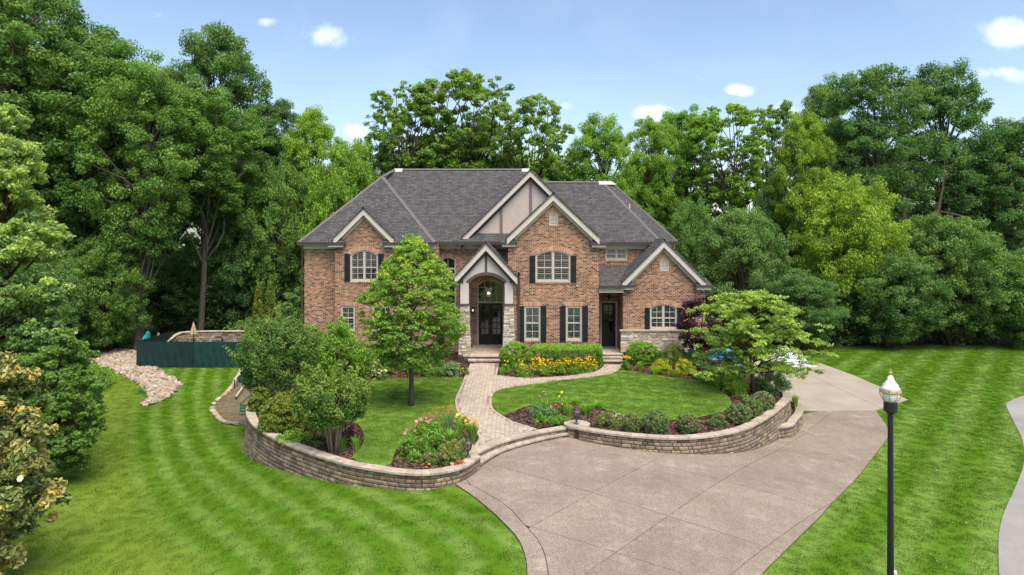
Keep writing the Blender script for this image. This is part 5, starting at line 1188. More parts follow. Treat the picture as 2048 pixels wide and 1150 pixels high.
def blooms(root, c, sz, m, name='blossoms', petals=5):
    """small flowers: a ring of petals each"""
    n = len(c); idx = np.repeat(np.arange(n), petals); a = np.tile(np.arange(petals) * 2 * math.pi / petals, n) + np.repeat(rng.uniform(0, 6, n), petals); tilt = unit(rng.normal(size=(n, 3)) * .5 + np.array([0, -.55, .7]))[idx]
    t = unit(np.cross(tilt, np.array([.3, .9, .2]))); b = np.cross(tilt, t); d = t * np.cos(a)[:, None] + b * np.sin(a)[:, None]; s = sz * .72 * np.repeat(rng.uniform(.75, 1.25, n), petals)
    pc_ = c[idx] + d * (s * .35)[:, None] + tilt * (s * .12)[:, None]; nn = unit(tilt + d * .35); L2 = (s * .42)[:, None]; W2 = L2 * .75; bb = unit(np.cross(nn, d)); v = np.empty((len(idx), 4, 3)); v[:, 0] = pc_ - d * L2; v[:, 1] = pc_ + bb * W2; v[:, 2] = pc_ + d * L2; v[:, 3] = pc_ - bb * W2
    me = bpy.data.meshes.new(name); me.from_pydata(v.reshape(-1, 3).tolist(), [], [(4 * i, 4 * i + 1, 4 * i + 2, 4 * i + 3) for i in range(len(idx))]); at_ = me.attributes.new('tint', 'FLOAT', 'POINT'); at_.data.foreach_set('value', np.repeat(np.repeat(rng.random(n), petals), 4).astype(np.float32)); me.materials.append(m)
    return link(bpy.data.objects.new(name, me), root)
def blades(root, n, h, R, w_=.018, m=None, arch=.6, name='leaves', base=.35):
    """arching strap leaves from a crown"""
    seg = 4; V, Fc, T = [], [], []
    for i in range(n):
        a = rng.uniform(0, 6.28); r0 = rng.uniform(0, base) * R; hh = h * rng.uniform(.6, 1.1); out = R * rng.uniform(.25, 1.0); d = np.array([math.cos(a), math.sin(a)]); sd_ = np.array([-d[1], d[0]]) * w_ * rng.uniform(.7, 1.2); o = len(V); ti = np.clip(rng.normal(.5, .2), 0, 1)
        b0 = d * r0 * .5 + rng.normal(size=2) * R * .12
        for k in range(seg + 1):
            t = k / seg; q = b0 + d * out * t ** 1.5; z = hh * (t * (1 + arch * .6) - arch * t ** 2.6 * 1.0); wk = (1 - .9 * t ** 2)
            V += [(q[0] - sd_[0] * wk, q[1] - sd_[1] * wk, z), (q[0] + sd_[0] * wk, q[1] + sd_[1] * wk, z)]; T += [ti, ti]
        Fc += [(o + 2 * k, o + 2 * k + 1, o + 2 * k + 3, o + 2 * k + 2) for k in range(seg)]
    me = bpy.data.meshes.new(name); me.from_pydata(V, [], Fc); at_ = me.attributes.new('tint', 'FLOAT', 'POINT'); at_.data.foreach_set('value', np.array(T, np.float32)); me.materials.append(m or LM['blade']); return link(bpy.data.objects.new(name, me), root)
def tuft(px, pbase, pw, ph, label, n=90, leaf='blade', flowers=None, nf=0, fsz=.09, fh=1.15, arch=.6, group=None, z=0.0, name='daylily', cat='plant', w_=.016, spike=False):
    X, Y = at(px, pbase, z); R = pw * Y / F / 2; h = ph * Y / F; z = float(g(X)) if z is None else z; Yc = Y + R * .6; root = tag(empty(name, (wx(px, Yc), Yc, z)), label, cat, group)
    blades(root, n, h, R, w_, LM[leaf], arch)
    if flowers:
        c = np.stack([rng.normal(0, .42, nf) * R, rng.normal(0, .42, nf) * R, h * fh * rng.uniform(.82, 1.1, nf)], 1); mb = MB()
        for p in c: mb.tube([(p[0] * .3, p[1] * .3, 0), (p[0] * .7, p[1] * .7, p[2] * .6), tuple(p)], [.007, .006, .004], 4)
        mb.build('flower_stalks', LM[leaf], root, fix=False)
        if spike:
            k = 14; q = np.repeat(c, k, axis=0); q[:, 2] += np.tile(np.linspace(-.32, .10, k), nf) * h * .55; q[:, :2] += rng.normal(size=(len(q), 2)) * .018; blooms(root, q, fsz, PET[flowers], 'blossoms', 3)
        else: blooms(root, c, fsz, PET[flowers])
    return root
def perennial(px, pbase, pw, ph, leaf, label, flowers=None, nf=0, fsz=.055, n_cl=26, leafsz=.10, aspect=.28, group=None, name='flowering_perennial', cat='plant', top=.5, z=0.0):
    """leafy mound whose flowers stand over it"""
    X, Y = at(px, pbase, z); R = pw * Y / F / 2; h = ph * Y / F; Yc = Y + R * .6; root = tag(empty(name, (wx(px, Yc), Yc, z)), label, cat, group)
    cc = dome(R * .85, h * (.8 if flowers else .95), n_cl); cc[:, 2] = np.maximum(cc[:, 2], .05); cr = np.full(len(cc), R * .34) * rng.uniform(.7, 1.3, len(cc)); P, Nn, S, T = clump_leaves(cc, cr, 42, leafsz, .9, .35, .5, .8); k = P[:, 2] > .01
    leaves_obj(root, P[k], Nn[k], S[k], T[k], LM[leaf], aspect)
    if flowers:
        x, y = rng.normal(0, .48, nf) * R, rng.normal(0, .42, nf) * R; c = np.stack([x, y, h * (1 - .45 * rng.random(nf) ** 1.4 * (1 - top) * 2) - .25 * h * ((x / R) ** 2 + (y / R) ** 2)], 1); mb = MB()
        for p in c[:60]: mb.tube([(p[0] * .6, p[1] * .6, 0), tuple(p)], [.005, .004], 3)
        mb.build('flower_stalks', LM[leaf], root, fix=False); blooms(root, c, fsz, PET[flowers])
    return root

# hedge, boxwoods
X, Y = at(1133, 737, 0); hx0, hx1 = wx(1066, 36.6), wx(1206, 36.6); hedge = tag(empty('clipped_hedge', ((hx0 + hx1) / 2, 37.75, 0)), 'long flat-topped clipped green hedge beneath the two lower front windows', 'hedge')
hw, hd, hh = (hx1 - hx0) / 2, .62, 1.02; n = 620; q = rng.uniform(-1, 1, (n, 3)); ax = rng.integers(0, 5, n)
cc = np.stack([q[:, 0] * hw, q[:, 1] * hd, (q[:, 2] * .5 + .5) * hh], 1); cc[ax <= 1, 2] = hh * rng.uniform(.93, 1.0, (ax <= 1).sum()); cc[ax == 2, 1] = -hd * rng.uniform(.9, 1, (ax == 2).sum()); cc[ax == 3, 1] = -hd * rng.uniform(.88, 1.0, (ax == 3).sum())
e = ax == 4; cc[e, 0] = np.sign(q[e, 0]) * hw * rng.uniform(.95, 1.0, e.sum()); rr_ = np.hypot(np.maximum(np.abs(cc[:, 0]) - (hw - .5), 0) / .5, cc[:, 1] / hd); cc[:, 2] *= np.where(rr_ > .9, .93, 1); cc[:, 2] = np.maximum(cc[:, 2], .06)
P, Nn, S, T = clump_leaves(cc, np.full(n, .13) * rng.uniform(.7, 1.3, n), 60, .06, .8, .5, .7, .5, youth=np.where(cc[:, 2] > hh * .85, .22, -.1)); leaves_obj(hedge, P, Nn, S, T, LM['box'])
mb = MB()
for x in np.linspace(-hw * .9, hw * .9, 22): branch(mb, (x, 0, -.03), (x + rng.uniform(-.2, .2), rng.uniform(-.3, .3), hh * .85), .025, .008, 4)
mb.build('stems', bark_b, hedge, fix=False)
bush(1032, 739, 66, 49, 'box', 'big round clipped boxwood at the left end of the hedge, beside the porch pier', .055, 300, 56, .11, shp='ball')
bush(1285, 732, 64, 44, 'box', 'round clipped boxwood in front of the stone wainscot, by the side steps', .055, 280, 56, .11, shp='ball')
bush(1347, 738, 74, 46, 'yew', 'dark green rounded evergreen between the boxwood and the purple tree', .07, 110, 60, .19)
bush(1395, 742, 50, 40, 'dark', 'very dark evergreen under the purple-leaved tree', .08, 60, 50, .24)
balls = [(1263, 867, 38, 36, 'upright little boxwood, leftmost of the boxwoods behind the right wall'), (1311, 870, 54, 42, 'widest low boxwood dome, second along the right wall'), (1376, 869, 42, 37, 'boxwood dome standing alone in mulch, third along the right wall'),
         (1433, 857, 42, 30, 'loose thin boxwood, palest of those along the right wall'), (1477, 851, 50, 38, 'round boxwood nearest the lawn corner, fifth along the right wall'), (1502, 838, 46, 38, 'boxwood tucked behind the fifth one, against its right side'), (1525, 825, 46, 36, 'last boxwood, furthest along the right wall below the dogwood')]
for px, pb, pw, ph, lb in balls: bush(px, pb, pw, ph, 'holly', lb, .045, 210 if 'loose' not in lb else 50, 44, .12 if 'loose' not in lb else .18, shp='ball' if 'loose' not in lb else 'dome', group= 'boxwoods along the right-hand wall')
# left bed
bush(570, 871, 108, 80, 'yew', 'large clipped yew mound behind the left retaining wall', .075, 330, 54, .11)
bush(521, 830, 46, 62, 'yew', 'upright dark evergreen left of the tall crape myrtle stems', .085, 80, 55, .22)
bush(588, 891, 66, 24, 'blade', 'low bright green ground-cover mound on the wall side of the yew', .10, 60, 40, .22, aspect=.35)
bush(640, 892, 62, 50, 'rose', 'thin pale shrub between the yew and the smaller crape myrtle', .08, 40, 22, .25, loose=.12)
tuft(686, 903, 30, 38, 'yellow daylily clump beneath the smaller crape myrtle', 45, flowers='lemon', nf=2, fsz=.13)
tuft(712, 905, 30, 34, 'upright green iris clump at the mulch edge by the smaller crape myrtle', 45, arch=.3)
bush(690, 872, 40, 26, 'plum', 'small red-leaved plant behind the smaller crape myrtle', .07, 22, 26, .3, flowers='red', nf=8, fsz=.07)
bush(630, 782, 56, 40, 'rose', 'pale shrub with white blooms between the two crape myrtles', .08, 40, 30, .25, flowers='white', nf=16, fsz=.10)
bush(680, 764, 120, 128, 'bright', 'big rounded viburnum shrub against the left wing of the house', .13, 200, 46, .17, loose=.05)
bush(620, 755, 70, 110, 'bright', 'upright shrub behind the tall crape myrtle at the house corner', .13, 110, 40, .2, loose=.06)
bush(742, 758, 90, 70, 'box', 'rounded shrub between the viburnum and the young maple', .10, 100, 46, .2, loose=.05)
bush(756, 762, 44, 38, 'rose', 'white rose bush in front of the viburnum', .07, 40, 30, .24, flowers='white', nf=60, fsz=.10)
bush(848, 752, 80, 60, 'mid', 'green shrub behind the young maple trunk at left of the porch', .10, 80, 44, .2, loose=.05)
bush(903, 756, 40, 30, 'bladeblue', 'bluish perennial clump with yellow flowers left of the walk', .08, 36, 34, .26, flowers='yellow', nf=10, fsz=.07)
bush(872, 758, 36, 24, 'mid', 'small green perennial between maple and walk', .08, 28, 32, .28)
bush(929, 752, 24, 18, 'rose', 'tiny yellow-flowered plant at the left edge of the walk', .06, 16, 26, .3, flowers='yellow', nf=16, fsz=.08)
# yellow coreopsis drift by the hedge
for px, pb, pw, ph, nf, lb in [(1012, 748, 24, 26, 4, 'sparse yellow-flowered plant at the walk corner below the round boxwood'), (1034, 748, 34, 30, 10, 'green coreopsis clump with few orange flowers below the round boxwood'), (1047, 756, 26, 28, 26, 'short bright coreopsis clump at the front of the drift'), (1075, 753, 42, 36, 100, 'fullest coreopsis clump, a solid mass of yellow before the hedge'),
                               (1100, 752, 34, 32, 44, 'coreopsis clump right of the fullest one'), (1118, 752, 34, 30, 42, 'coreopsis clump at the middle of the hedge'), (1138, 749, 34, 32, 60, 'bright coreopsis clump under the gap between the two lower windows'), (1160, 748, 32, 32, 46, 'coreopsis clump below the right lower window'), (1180, 745, 34, 30, 56, 'last coreopsis clump at the right end of the hedge')]:
    perennial(px, pb, pw, ph, 'blade', lb, 'yellow', nf, .085, 24, .10, .22, 'yellow coreopsis before the hedge', top=.35)
tuft(1004, 752, 22, 22, 'small grassy plant at the left corner of the flower bed', 40)
perennial(1253, 742, 24, 30, 'blade', 'tight clump of orange-yellow lilies beside the side steps', 'yellow', 40, .075, 18, .12, .2, top=.9)
tuft(1279, 744, 28, 24, 'green daylily right of the orange-yellow lilies', 60)
for px, pb, pw, ph, lb in [(1324, 748, 40, 30, 'first golden spirea, in front of the dark evergreen'), (1369, 752, 42, 32, 'second golden spirea, nearest the purple tree'), (1426, 770, 44, 36, 'greener golden spirea beside the dogwood')]: bush(px, pb, pw, ph, 'gold' if pb < 760 else 'yellow', lb, .075, 60, 44, .22, 'golden spireas along the lawn', loose=.04)
tuft(1312, 752, 34, 20, 'daylily at the foot of the first golden spirea', 70); tuft(1352, 756, 30, 18, 'daylily between the two golden spireas', 60); tuft(1398, 760, 30, 18, 'daylily right of the second golden spirea', 60)
tuft(1436, 780, 36, 30, 'daylily at the foot of the greener spirea', 80); bush(1470, 790, 48, 46, 'yellow', 'yellow-green shrub left of the dogwood trunk', .08, 70, 44, .2); tuft(1474, 795, 48, 36, 'big grassy daylily left of the dogwood trunk', 110)
bush(1452, 756, 90, 18, 'mid', 'low spreading green shrub in front of the blue tarpaulin', .09, 80, 40, .2, loose=.06)
bush(1545, 787, 72, 46, 'bladeblue', 'feathery spreading shrub right of the dogwood trunk', .10, 120, 42, .18, aspect=.22, loose=.08)
tuft(1492, 805, 40, 16, 'low grass between the dogwood and the last boxwood', 70, arch=.7)
tuft(1590, 818, 22, 34, 'ornamental grass hanging over the low outer wall', 90, z=-.62, name='ornamental_grass')
# island of perennials by the round pier
perennial(1082, 838, 60, 26, 'bladeblue', 'low silvery-green clump left of the round pier', None, 0, n_cl=40, leafsz=.12)
perennial(1082, 848, 26, 20, 'blade', 'small green plant below the silvery-green clump', None, 0, n_cl=14, leafsz=.12)
tuft(1092, 834, 34, 40, 'upright green daylily behind the silvery-green clump', 90, flowers='pink', nf=4, fsz=.09, arch=.45); tuft(1128, 826, 34, 36, 'yellow-flowered daylily behind the left side of the round pier', 80, flowers='lemon', nf=4, fsz=.11)
tuft(1110, 836, 26, 20, 'small orange-red lily left of the pier lantern', 45, flowers='orange', nf=9, fsz=.10); tuft(1138, 836, 34, 30, 'dark green daylily just behind the pier lantern', 80)
tuft(1172, 834, 44, 28, 'bright green daylily mass right of the pier lantern', 130); tuft(1196, 822, 40, 22, 'bright green daylily behind the mass, towards the lawn', 100); tuft(1152, 812, 36, 18, 'low dark plant at the lawn edge behind the pier', 60)
perennial(1118, 850, 50, 12, 'blade', 'flat green ground cover beside the top step', None, 0, n_cl=30, leafsz=.07, aspect=.5)
bush(1212, 857, 40, 34, 'rose', 'small pinkish flowering shrub between pier and first boxwood', .06, 40, 30, .24, flowers='coral', nf=14, fsz=.06)
perennial(1237, 848, 30, 18, 'rose', 'low white-flowered plant behind the small pinkish shrub', 'white', 22, .05, 14, .07, .5)
# bed left of the entry steps
perennial(822, 912, 44, 52, 'blade', 'dark leafy coneflower clump, leftmost in the bed by the steps', 'pink', 5, .12, 44, .15, .24, top=.9)
perennial(842, 896, 44, 56, 'blade', 'tall coneflower clump with pink heads behind the leftmost one', 'pink', 7, .12, 40, .15, .24, top=.9)
perennial(868, 908, 54, 56, 'blade', 'tall mounded lily foliage in the middle of the bed by the steps', None, 0, n_cl=60, leafsz=.20, aspect=.16)
perennial(852, 874, 52, 36, 'blade', 'pink coneflowers at the back of the bed by the steps', 'pink', 26, .10, 34, .14, .24, top=.9)
tuft(866, 872, 36, 44, 'smaller orange poker-like spikes among the pink coneflowers', 60, 'bladeblue', 'orange', 9, .036, .95, .3, spike=True, name='poker_flower')
tuft(896, 874, 44, 50, 'tall orange poker-like flower spikes near the walk', 90, 'bladeblue', 'orange', 12, .03, 1.15, .3, spike=True, name='poker_flower')
tuft(902, 892, 40, 34, 'short upright daylily clump right of the lily foliage', 100, arch=.4); tuft(918, 878, 34, 42, 'dark green daylily with yellow blooms left of the walk', 80, flowers='lemon', nf=3, fsz=.14, arch=.4)
tuft(945, 886, 38, 44, 'golden-yellow daylily clump touching the walk edge', 120, 'blade', 'yellow', 16, .10, 1.0, .5); perennial(925, 862, 34, 30, 'rose', 'pale-pink flowered plant along the walk', 'pink', 6, .09, 20, .1, .4)
tuft(925, 900, 20, 26, 'narrow green daylily behind the left pier lantern', 45, arch=.3)
bush(901, 931, 66, 42, 'rose', 'large orange-flowered rose bush beside the left pier lantern', .065, 110, 48, .19, flowers='coral', nf=34, fsz=.085, loose=.05)
bush(857, 934, 36, 26, 'rose', 'small orange-flowered rose bush left of the large one', .06, 44, 40, .24, flowers='coral', nf=14, fsz=.08)
perennial(828, 926, 28, 26, 'blade', 'small upright green plant in open mulch', None, 0, n_cl=16, leafsz=.12); perennial(799, 924, 16, 10, 'rose', 'tiny pale plant alone in the mulch', None, 0, n_cl=8, leafsz=.07)
perennial(848, 904, 24, 14, 'bladeblue', 'low lilac-white flowered tuft in the mulch', 'lilac', 50, .05, 10, .07, .4)
perennial(918, 937, 26, 14, 'rose', 'coral-red flowers spilling over the wall cap', 'red', 26, .075, 12, .06, .5)
# edges of the wood, creek and lawn
tuft(282, 790, 30, 22, 'green iris clump growing in the dry creek stones', 70, 'bladeblue', z=None)
bush(160, 790, 110, 60, 'bright', 'ragged bright shrub at the near end of the dry creek', .14, 90, 40, .2, z=None, loose=.1); bush(205, 690, 80, 50, 'mid', 'low shrub at the wood edge behind the dry creek', .16, 70, 40, .2, z=None, loose=.1)
bush(250, 700, 70, 44, 'mid', 'low shrub where the dry creek leaves the wood', .16, 70, 40, .2, z=None, loose=.1)
for px, pb, w_, h_, lb in [(516, 668, 32, 92, 'small pointed evergreen behind the tall crape myrtle, left of the pair'), (541, 672, 34, 106, 'small pointed evergreen behind the tall crape myrtle, right of the pair')]:
    Yt = 50; Xt = wx(px, Yt); hh = wz(pb - h_, Yt) + 1.4; root = tag(empty('evergreen_tree', (Xt, Yt, -1.4)), lb, 'tree', 'pointed evergreens left of the house'); R = w_ * Yt / F / 2; n = 160; t = rng.random(n) ** .8; a = rng.uniform(0, 6.28, n)
    cc = np.stack([np.cos(a) * R * (1 - t) ** .8, np.sin(a) * R * (1 - t) ** .8, t * hh], 1); P, Nn, S, T = clump_leaves(cc, np.full(n, .16), 34, .13, 1.4, .3, .6, .5); leaves_obj(root, P, Nn, S, T, LM['yew'], .4, 'crown'); MB().tube([(0, 0, -.2), (0, 0, hh * .9)], [.08, .02], 6).build('trunk', bark_b, root, fix=False)

def small_tree(name, X, Y, z, label, cc, cr, leaf, leafsz, per, stems, bark, twigs=60, flat=.6, aspect=.55, cat='tree', youth=None, up=.55, outw=.5, rn=.6, group=None, droop=None):
    root = tag(empty(name, (X, Y, z)), label, cat, group); P, Nn, S, T = clump_leaves(cc, cr, per, leafsz, flat, up, outw, rn, youth); leaves_obj(root, P, Nn, S, T, LM[leaf], aspect, 'crown', droop)
    mb = MB(); ends = []
    for pts, r in stems: mb.tube(pts, r, 8); ends += [np.array(p, float) for p in pts[len(pts) // 2:]]
    E = np.array(ends)
    for i in rng.choice(len(cc), min(twigs, len(cc)), replace=False):
        low = E[E[:, 2] < cc[i][2] + .1]; low = E if len(low) == 0 else low; j = np.argmin(((low - cc[i]) ** 2).sum(1)); branch(mb, low[j], cc[i], .022, .006, 4, .08, 3)
    mb.build('trunk', bark, root, shade=True, fix=False); return root
# young maple on the front lawn: pear-shaped crown
Ym = 28.5; Xm = wx(822, Ym); H_ = wz(474, Ym); ncl = 900; t = rng.random(ncl); zz = 1.75 + t * (H_ - 1.9); prof = np.where(t < .3, .62 + 1.25 * t, 1.0 - .92 * (np.maximum(t - .3, 0) / .7) ** 2.5) ; prof = np.clip(prof, .12, 1) * 2.02; a = rng.uniform(0, 6.28, ncl); k = rng.uniform(.45, 1.0, ncl) ** .6 * (1 + .14 * np.sin(a * 3 + t * 9))
cc = np.stack([np.cos(a) * prof * k + .1 * t, np.sin(a) * prof * k, zz + rng.normal(0, .1, ncl)], 1)
small_tree('maple_tree', Xm, Ym, 0, 'young yellow-green maple standing on the left front lawn before the house', cc, rng.uniform(.14, .28, ncl), 'maple', .105, 46, [([(0, 0, -.15), (.02, 0, 1), (-.03, .02, 2.4), (.05, 0, 4.4), (.1, 0, 6.4)], [.13, .095, .085, .055, .015])] + [([(0, 0, 1.7 + i * .42), (math.cos(i * 2.4) * .6, math.sin(i * 2.4) * .6, 2.4 + i * .45), (math.cos(i * 2.4) * (1.5 - i * .1), math.sin(i * 2.4) * (1.5 - i * .1), 3.0 + i * .45)], [.04, .03, .012]) for i in range(10)], bark_g, 120, .5, .7, youth=np.clip(t - .5, -.3, .5) * .4 + np.where(rng.random(ncl) < .08, .28, 0))
# crape myrtles
def myrtle(px, pbase, pl, pr, ptop, pbot, label, n, stems):
    X, Y = at(px, pbase, 0); Xc = wx((pl + pr) / 2, Y) - X; R = (pr - pl) * Y / F / 2; zt, zb = wz(ptop, Y), wz(pbot, Y); t = rng.random(n); a = rng.uniform(0, 6.28, n); prof = np.sqrt(np.clip(1 - ((t - .42) / .62) ** 2, .05, 1)); k = rng.uniform(.35, 1, n) ** .5
    cc = np.stack([Xc + np.cos(a) * R * prof * k, np.sin(a) * R * prof * k, zb + t * (zt - zb) * .93 + .1], 1); vert = cc.copy()
    st = []
    for i in range(stems):
        an = i * 6.28 / stems + .3; q = np.array([math.cos(an), math.sin(an)]); st.append(([(q[0] * .10, q[1] * .10, -.1), (q[0] * .22, q[1] * .2, zb * .6), (Xc * .6 + q[0] * R * .35, q[1] * R * .35, zb + .4), (Xc + q[0] * R * .55, q[1] * R * .55, zb + (zt - zb) * .55)], [.05, .042, .033, .012]))
    cr = R * .17 * rng.uniform(.7, 1.4, n)
    # upright young shoots stand out of the top
    ns = 70; sh = cc[(t > .5) | (k > .85)]; sh = sh[rng.integers(0, len(sh), ns)]; od = unit(np.stack([sh[:, 0] - Xc, sh[:, 1], np.full(ns, 1.3 * R)], 1) + rng.normal(0, .2, (ns, 3))); ln = rng.uniform(.3, .85, ns)
    sh = np.concatenate([sh + od * (ln * f)[:, None] for f in (.25, .45, .65, .82, 1.0)]); sr = np.repeat(np.array([.15, .135, .115, .095, .07]), ns); m = len(sh); cc2 = np.concatenate([cc, sh]); cr2 = np.concatenate([cr, sr])
    return small_tree('crape_myrtle', X, Y, 0, label, cc2, cr2, 'myrtle', .10, 60, st, bark_t, 90, 1.0, .5, youth=np.concatenate([(t - .55) * .4, np.full(m, .30)]), up=.35, group='crape myrtles in the left bed')
myrtle(560, 806, 480, 636, 642, 772, 'larger multi-stemmed crape myrtle at the left end of the raised bed', 200, 7)
myrtle(667, 903, 594, 732, 768, 842, 'smaller multi-stemmed crape myrtle with pale bare stems, nearer the wall', 150, 6)
# dogwood with flat tiers
Xd, Yd = at(1506, 786, 0); sc_ = Yd / F; cc, cr, st, yt = [], [], [([(0, 0, -.1), (-.05, 0, .7), (-.1, .05, 1.6), (-.05, .1, 3.0), (0, 0, 4.4)], [.10, .075, .06, .04, .015]), ([(-.02, 0, .75), (.35, 0, 1.35), (.75, .1, 2.2)], [.05, .04, .02])], []
for k in range(66):
    z = rng.uniform(1.05, 4.5); f = (z - 1.0) / 3.45; reach = (3.35 if f < .7 else 3.35 - (f - .7) * 5) * rng.uniform(.5, 1.0); a = k * 2.4 + rng.uniform(-.3, .3); d = np.array([math.cos(a), math.sin(a) * .85]); z0 = max(.9, z - reach * .28); st.append(([(0, 0, z0), (d[0] * reach * .5, d[1] * reach * .5, z - .06), (d[0] * reach, d[1] * reach, z)], [.035, .022, .007]))
    for j in range(int(5 + reach * 3.6)):
        u = rng.uniform(.25, 1.05); cc.append((d[0] * reach * u + rng.normal(0, .2), d[1] * reach * u + rng.normal(0, .2), z - .05 - max(0, u - .6) * .35 + rng.normal(0, .08))); cr.append(rng.uniform(.13, .26)); yt.append(.12 + .2 * f + rng.normal(0, .1))
small_tree('dogwood_tree', Xd, Yd, 0, 'lime-green dogwood with layered flat branches beside the rear drive', np.array(cc) + np.array([0.0, 0, .05]), np.array(cr), 'lime', .12, 34, st, bark_b, 100, .42, .5, youth=np.array(yt), up=.8, outw=.45, rn=.55)
# purple-leaved tree by the wing
Xp, Yp = at(1402, 735, 0); n = 210; cc, cr, lc, lr = crown(1.3, .7, 3.9, 12, 16, 'oval', .42, .2)
small_tree('purple_plum_tree', Xp, Yp, 0, 'dark purple-leaved tree between the right wing and the dogwood', cc, cr * 1.1, 'plum', .11, 60, [([(0, 0, -.1), (.05, 0, .9), (0, 0, 2.4)], [.07, .05, .02])] + [([(0, 0, .9), tuple(p)], [.035, .01]) for p in lc], bark_b, 60, .8)
# pale shrub-tree at the left corner of the house
cc, cr, lc, lr = crown(1.3, .6, 5.2, 14, 12, 'oval', .40, .25)
small_tree('corner_tree', wx(592, 44), 44, -1.2, 'pale feathery small tree at the left rear corner of the house', cc, cr, 'pale', .14, 40, [([(0, 0, -.2), (0, 0, 2), (.1, 0, 3.6)], [.08, .06, .02])] + [([(0, 0, 1.4), tuple(p)], [.035, .01]) for p in lc], bark_b, 50, .7)
# near trees at the left
Xn, Yn = -18.3, 24.5; zn = float(g(Xn)); cc, cr, lc, lr = crown(2.75, .8, 14.2, 54, 26, 'cone', .30, .25, .30)
cc = cc[cc[:, 1] < 2.6] if False else cc
small_tree('shade_tree', Xn, Yn, zn, 'pale green shade tree with drooping tips, nearest big tree at the left', cc, cr, 'pale', .125, 62, [([(0, 0, -.3), (.1, 0, 2), (0, .1, 5), (.1, 0, 9)], [.3, .25, .18, .06])] + [([(0, 0, max(1.2, p[2] - 1.6)), tuple(p)], [.07, .02]) for p in lc], bark_b, 200, .6, .6, youth=np.clip((cc[:, 2] - 5) / 12, -.3, .4) + rng.normal(0, .12, len(cc)), droop=np.array([0, 0, -.35]))
cc, cr, lc, lr = crown(1.65, .1, 5.5, 24, 20, 'oval', .36, .2, .32)
small_tree('shade_tree', -15.7, 23.6, -1.5, 'lower dark green bushy tree at the foot of the pale near tree', cc, cr, 'mid', .11, 84, [([(0, 0, -.3), (0, 0, 1.5), (.1, 0, 3)], [.14, .1, .04])] + [([(0, 0, max(.6, p[2] - 1)), tuple(p)], [.05, .015]) for p in lc], bark_b, 90, .65, .6)
cc, cr, lc, lr = crown(1.95, .0, 6.0, 28, 22, 'oval', .34, .2, .30)
mag = small_tree('magnolia_tree', -13.1, 16.6, -1.5, 'glossy magnolia with bronze-tinged leaves at the bottom left corner', cc, cr, 'magnolia', .165, 58, [([(0, 0, -.3), (0, 0, 2), (0, 0, 4.5)], [.14, .1, .03])] + [([(0, 0, max(.5, p[2] - .8)), tuple(p)], [.04, .015]) for p in lc], bark_g, 80, .75, .45, youth=rng.normal(.0, .15, len(cc)), rn=.8)
px_, py_ = 41, 957; q = np.array([wx(px_, 15.3) - (-13.1), 15.3 - 16.6, wz(py_, 15.3) + 1.5]); blooms(mag, q[None], .19, PET['white'], 'blossom', 9)

# ------------------------------------------------------------------ grass blades over the lawns
def tuft_source(m, h, n, R, seed):
    r = np.random.default_rng(seed); V, Fc = [], []
    for i in range(n):
        x, y = r.uniform(-R, R, 2); a = r.uniform(0, 6.28); l = r.uniform(.3, .8) * h; dx, dy = math.cos(a) * l, math.sin(a) * l; hh = h * r.uniform(.6, 1.1); w_ = .009; o = len(V)
        V += [(x - dy / l * w_, y + dx / l * w_, 0), (x + dy / l * w_, y - dx / l * w_, 0), (x + dx * .5, y + dy * .5, hh * .75), (x + dx, y + dy, hh)]; Fc += [(o, o + 1, o + 2), (o + 2, o + 3, o)]
    me = bpy.data.meshes.new('grass_tuft'); me.from_pydata(V, [], Fc); me.materials.append(m); return bpy.data.objects.new('grass_tuft', me)
def scatter(name, pts, src, smin=.8, smax=1.2, label=None):
    me = bpy.data.meshes.new(name); me.from_pydata([tuple(p) for p in pts], [], []); o = link(bpy.data.objects.new(name, me)); tag(o, label, 'grass', kind='stuff')
    t = bpy.data.node_groups.new(name, 'GeometryNodeTree'); t.interface.new_socket('Geometry', in_out='INPUT', socket_type='NodeSocketGeometry'); t.interface.new_socket('Geometry', in_out='OUTPUT', socket_type='NodeSocketGeometry')
    gi, go = t.nodes.new('NodeGroupInput'), t.nodes.new('NodeGroupOutput'); iop = t.nodes.new('GeometryNodeInstanceOnPoints'); oi = t.nodes.new('GeometryNodeObjectInfo'); oi.inputs['Object'].default_value = src
    rv = t.nodes.new('FunctionNodeRandomValue'); rv.data_type = 'FLOAT_VECTOR'; rv.inputs[0].default_value = (-.08, -.08, 0); rv.inputs[1].default_value = (.08, .08, 6.28); rs = t.nodes.new('FunctionNodeRandomValue'); rs.data_type = 'FLOAT'; rs.inputs[2].default_value = smin; rs.inputs[3].default_value = smax
    e2r = t.nodes.new('FunctionNodeEulerToRotation'); t.links.new(rv.outputs[0], e2r.inputs[0])
    t.links.new(gi.outputs[0], iop.inputs['Points']); t.links.new(oi.outputs['Geometry'], iop.inputs['Instance']); t.links.new(e2r.outputs[0], iop.inputs['Rotation']); t.links.new(rs.outputs[1], iop.inputs['Scale']); t.links.new(iop.outputs[0], go.inputs[0])
    md = o.modifiers.new('scatter', 'NODES'); md.node_group = t; return o
def lawn_pts(n, x0, x1, y0, y1): return rng.uniform(x0, x1, n), rng.uniform(y0, y1, n)
hard = [drv_poly, rear_poly, spoly, garden, creek, sbp]
x, y = lawn_pts(78000, -34, 38, 12, 52); vis = (np.abs(x) < y * .80); k = vis.copy()
for p in hard: k &= ~inside(p, x, y)
scatter('grass', np.stack([x[k], y[k], g(x[k]) - .005], 1), tuft_source(grass, .04, 46, .16, 1), label='short mown striped grass of the outer lawns')
pts = []
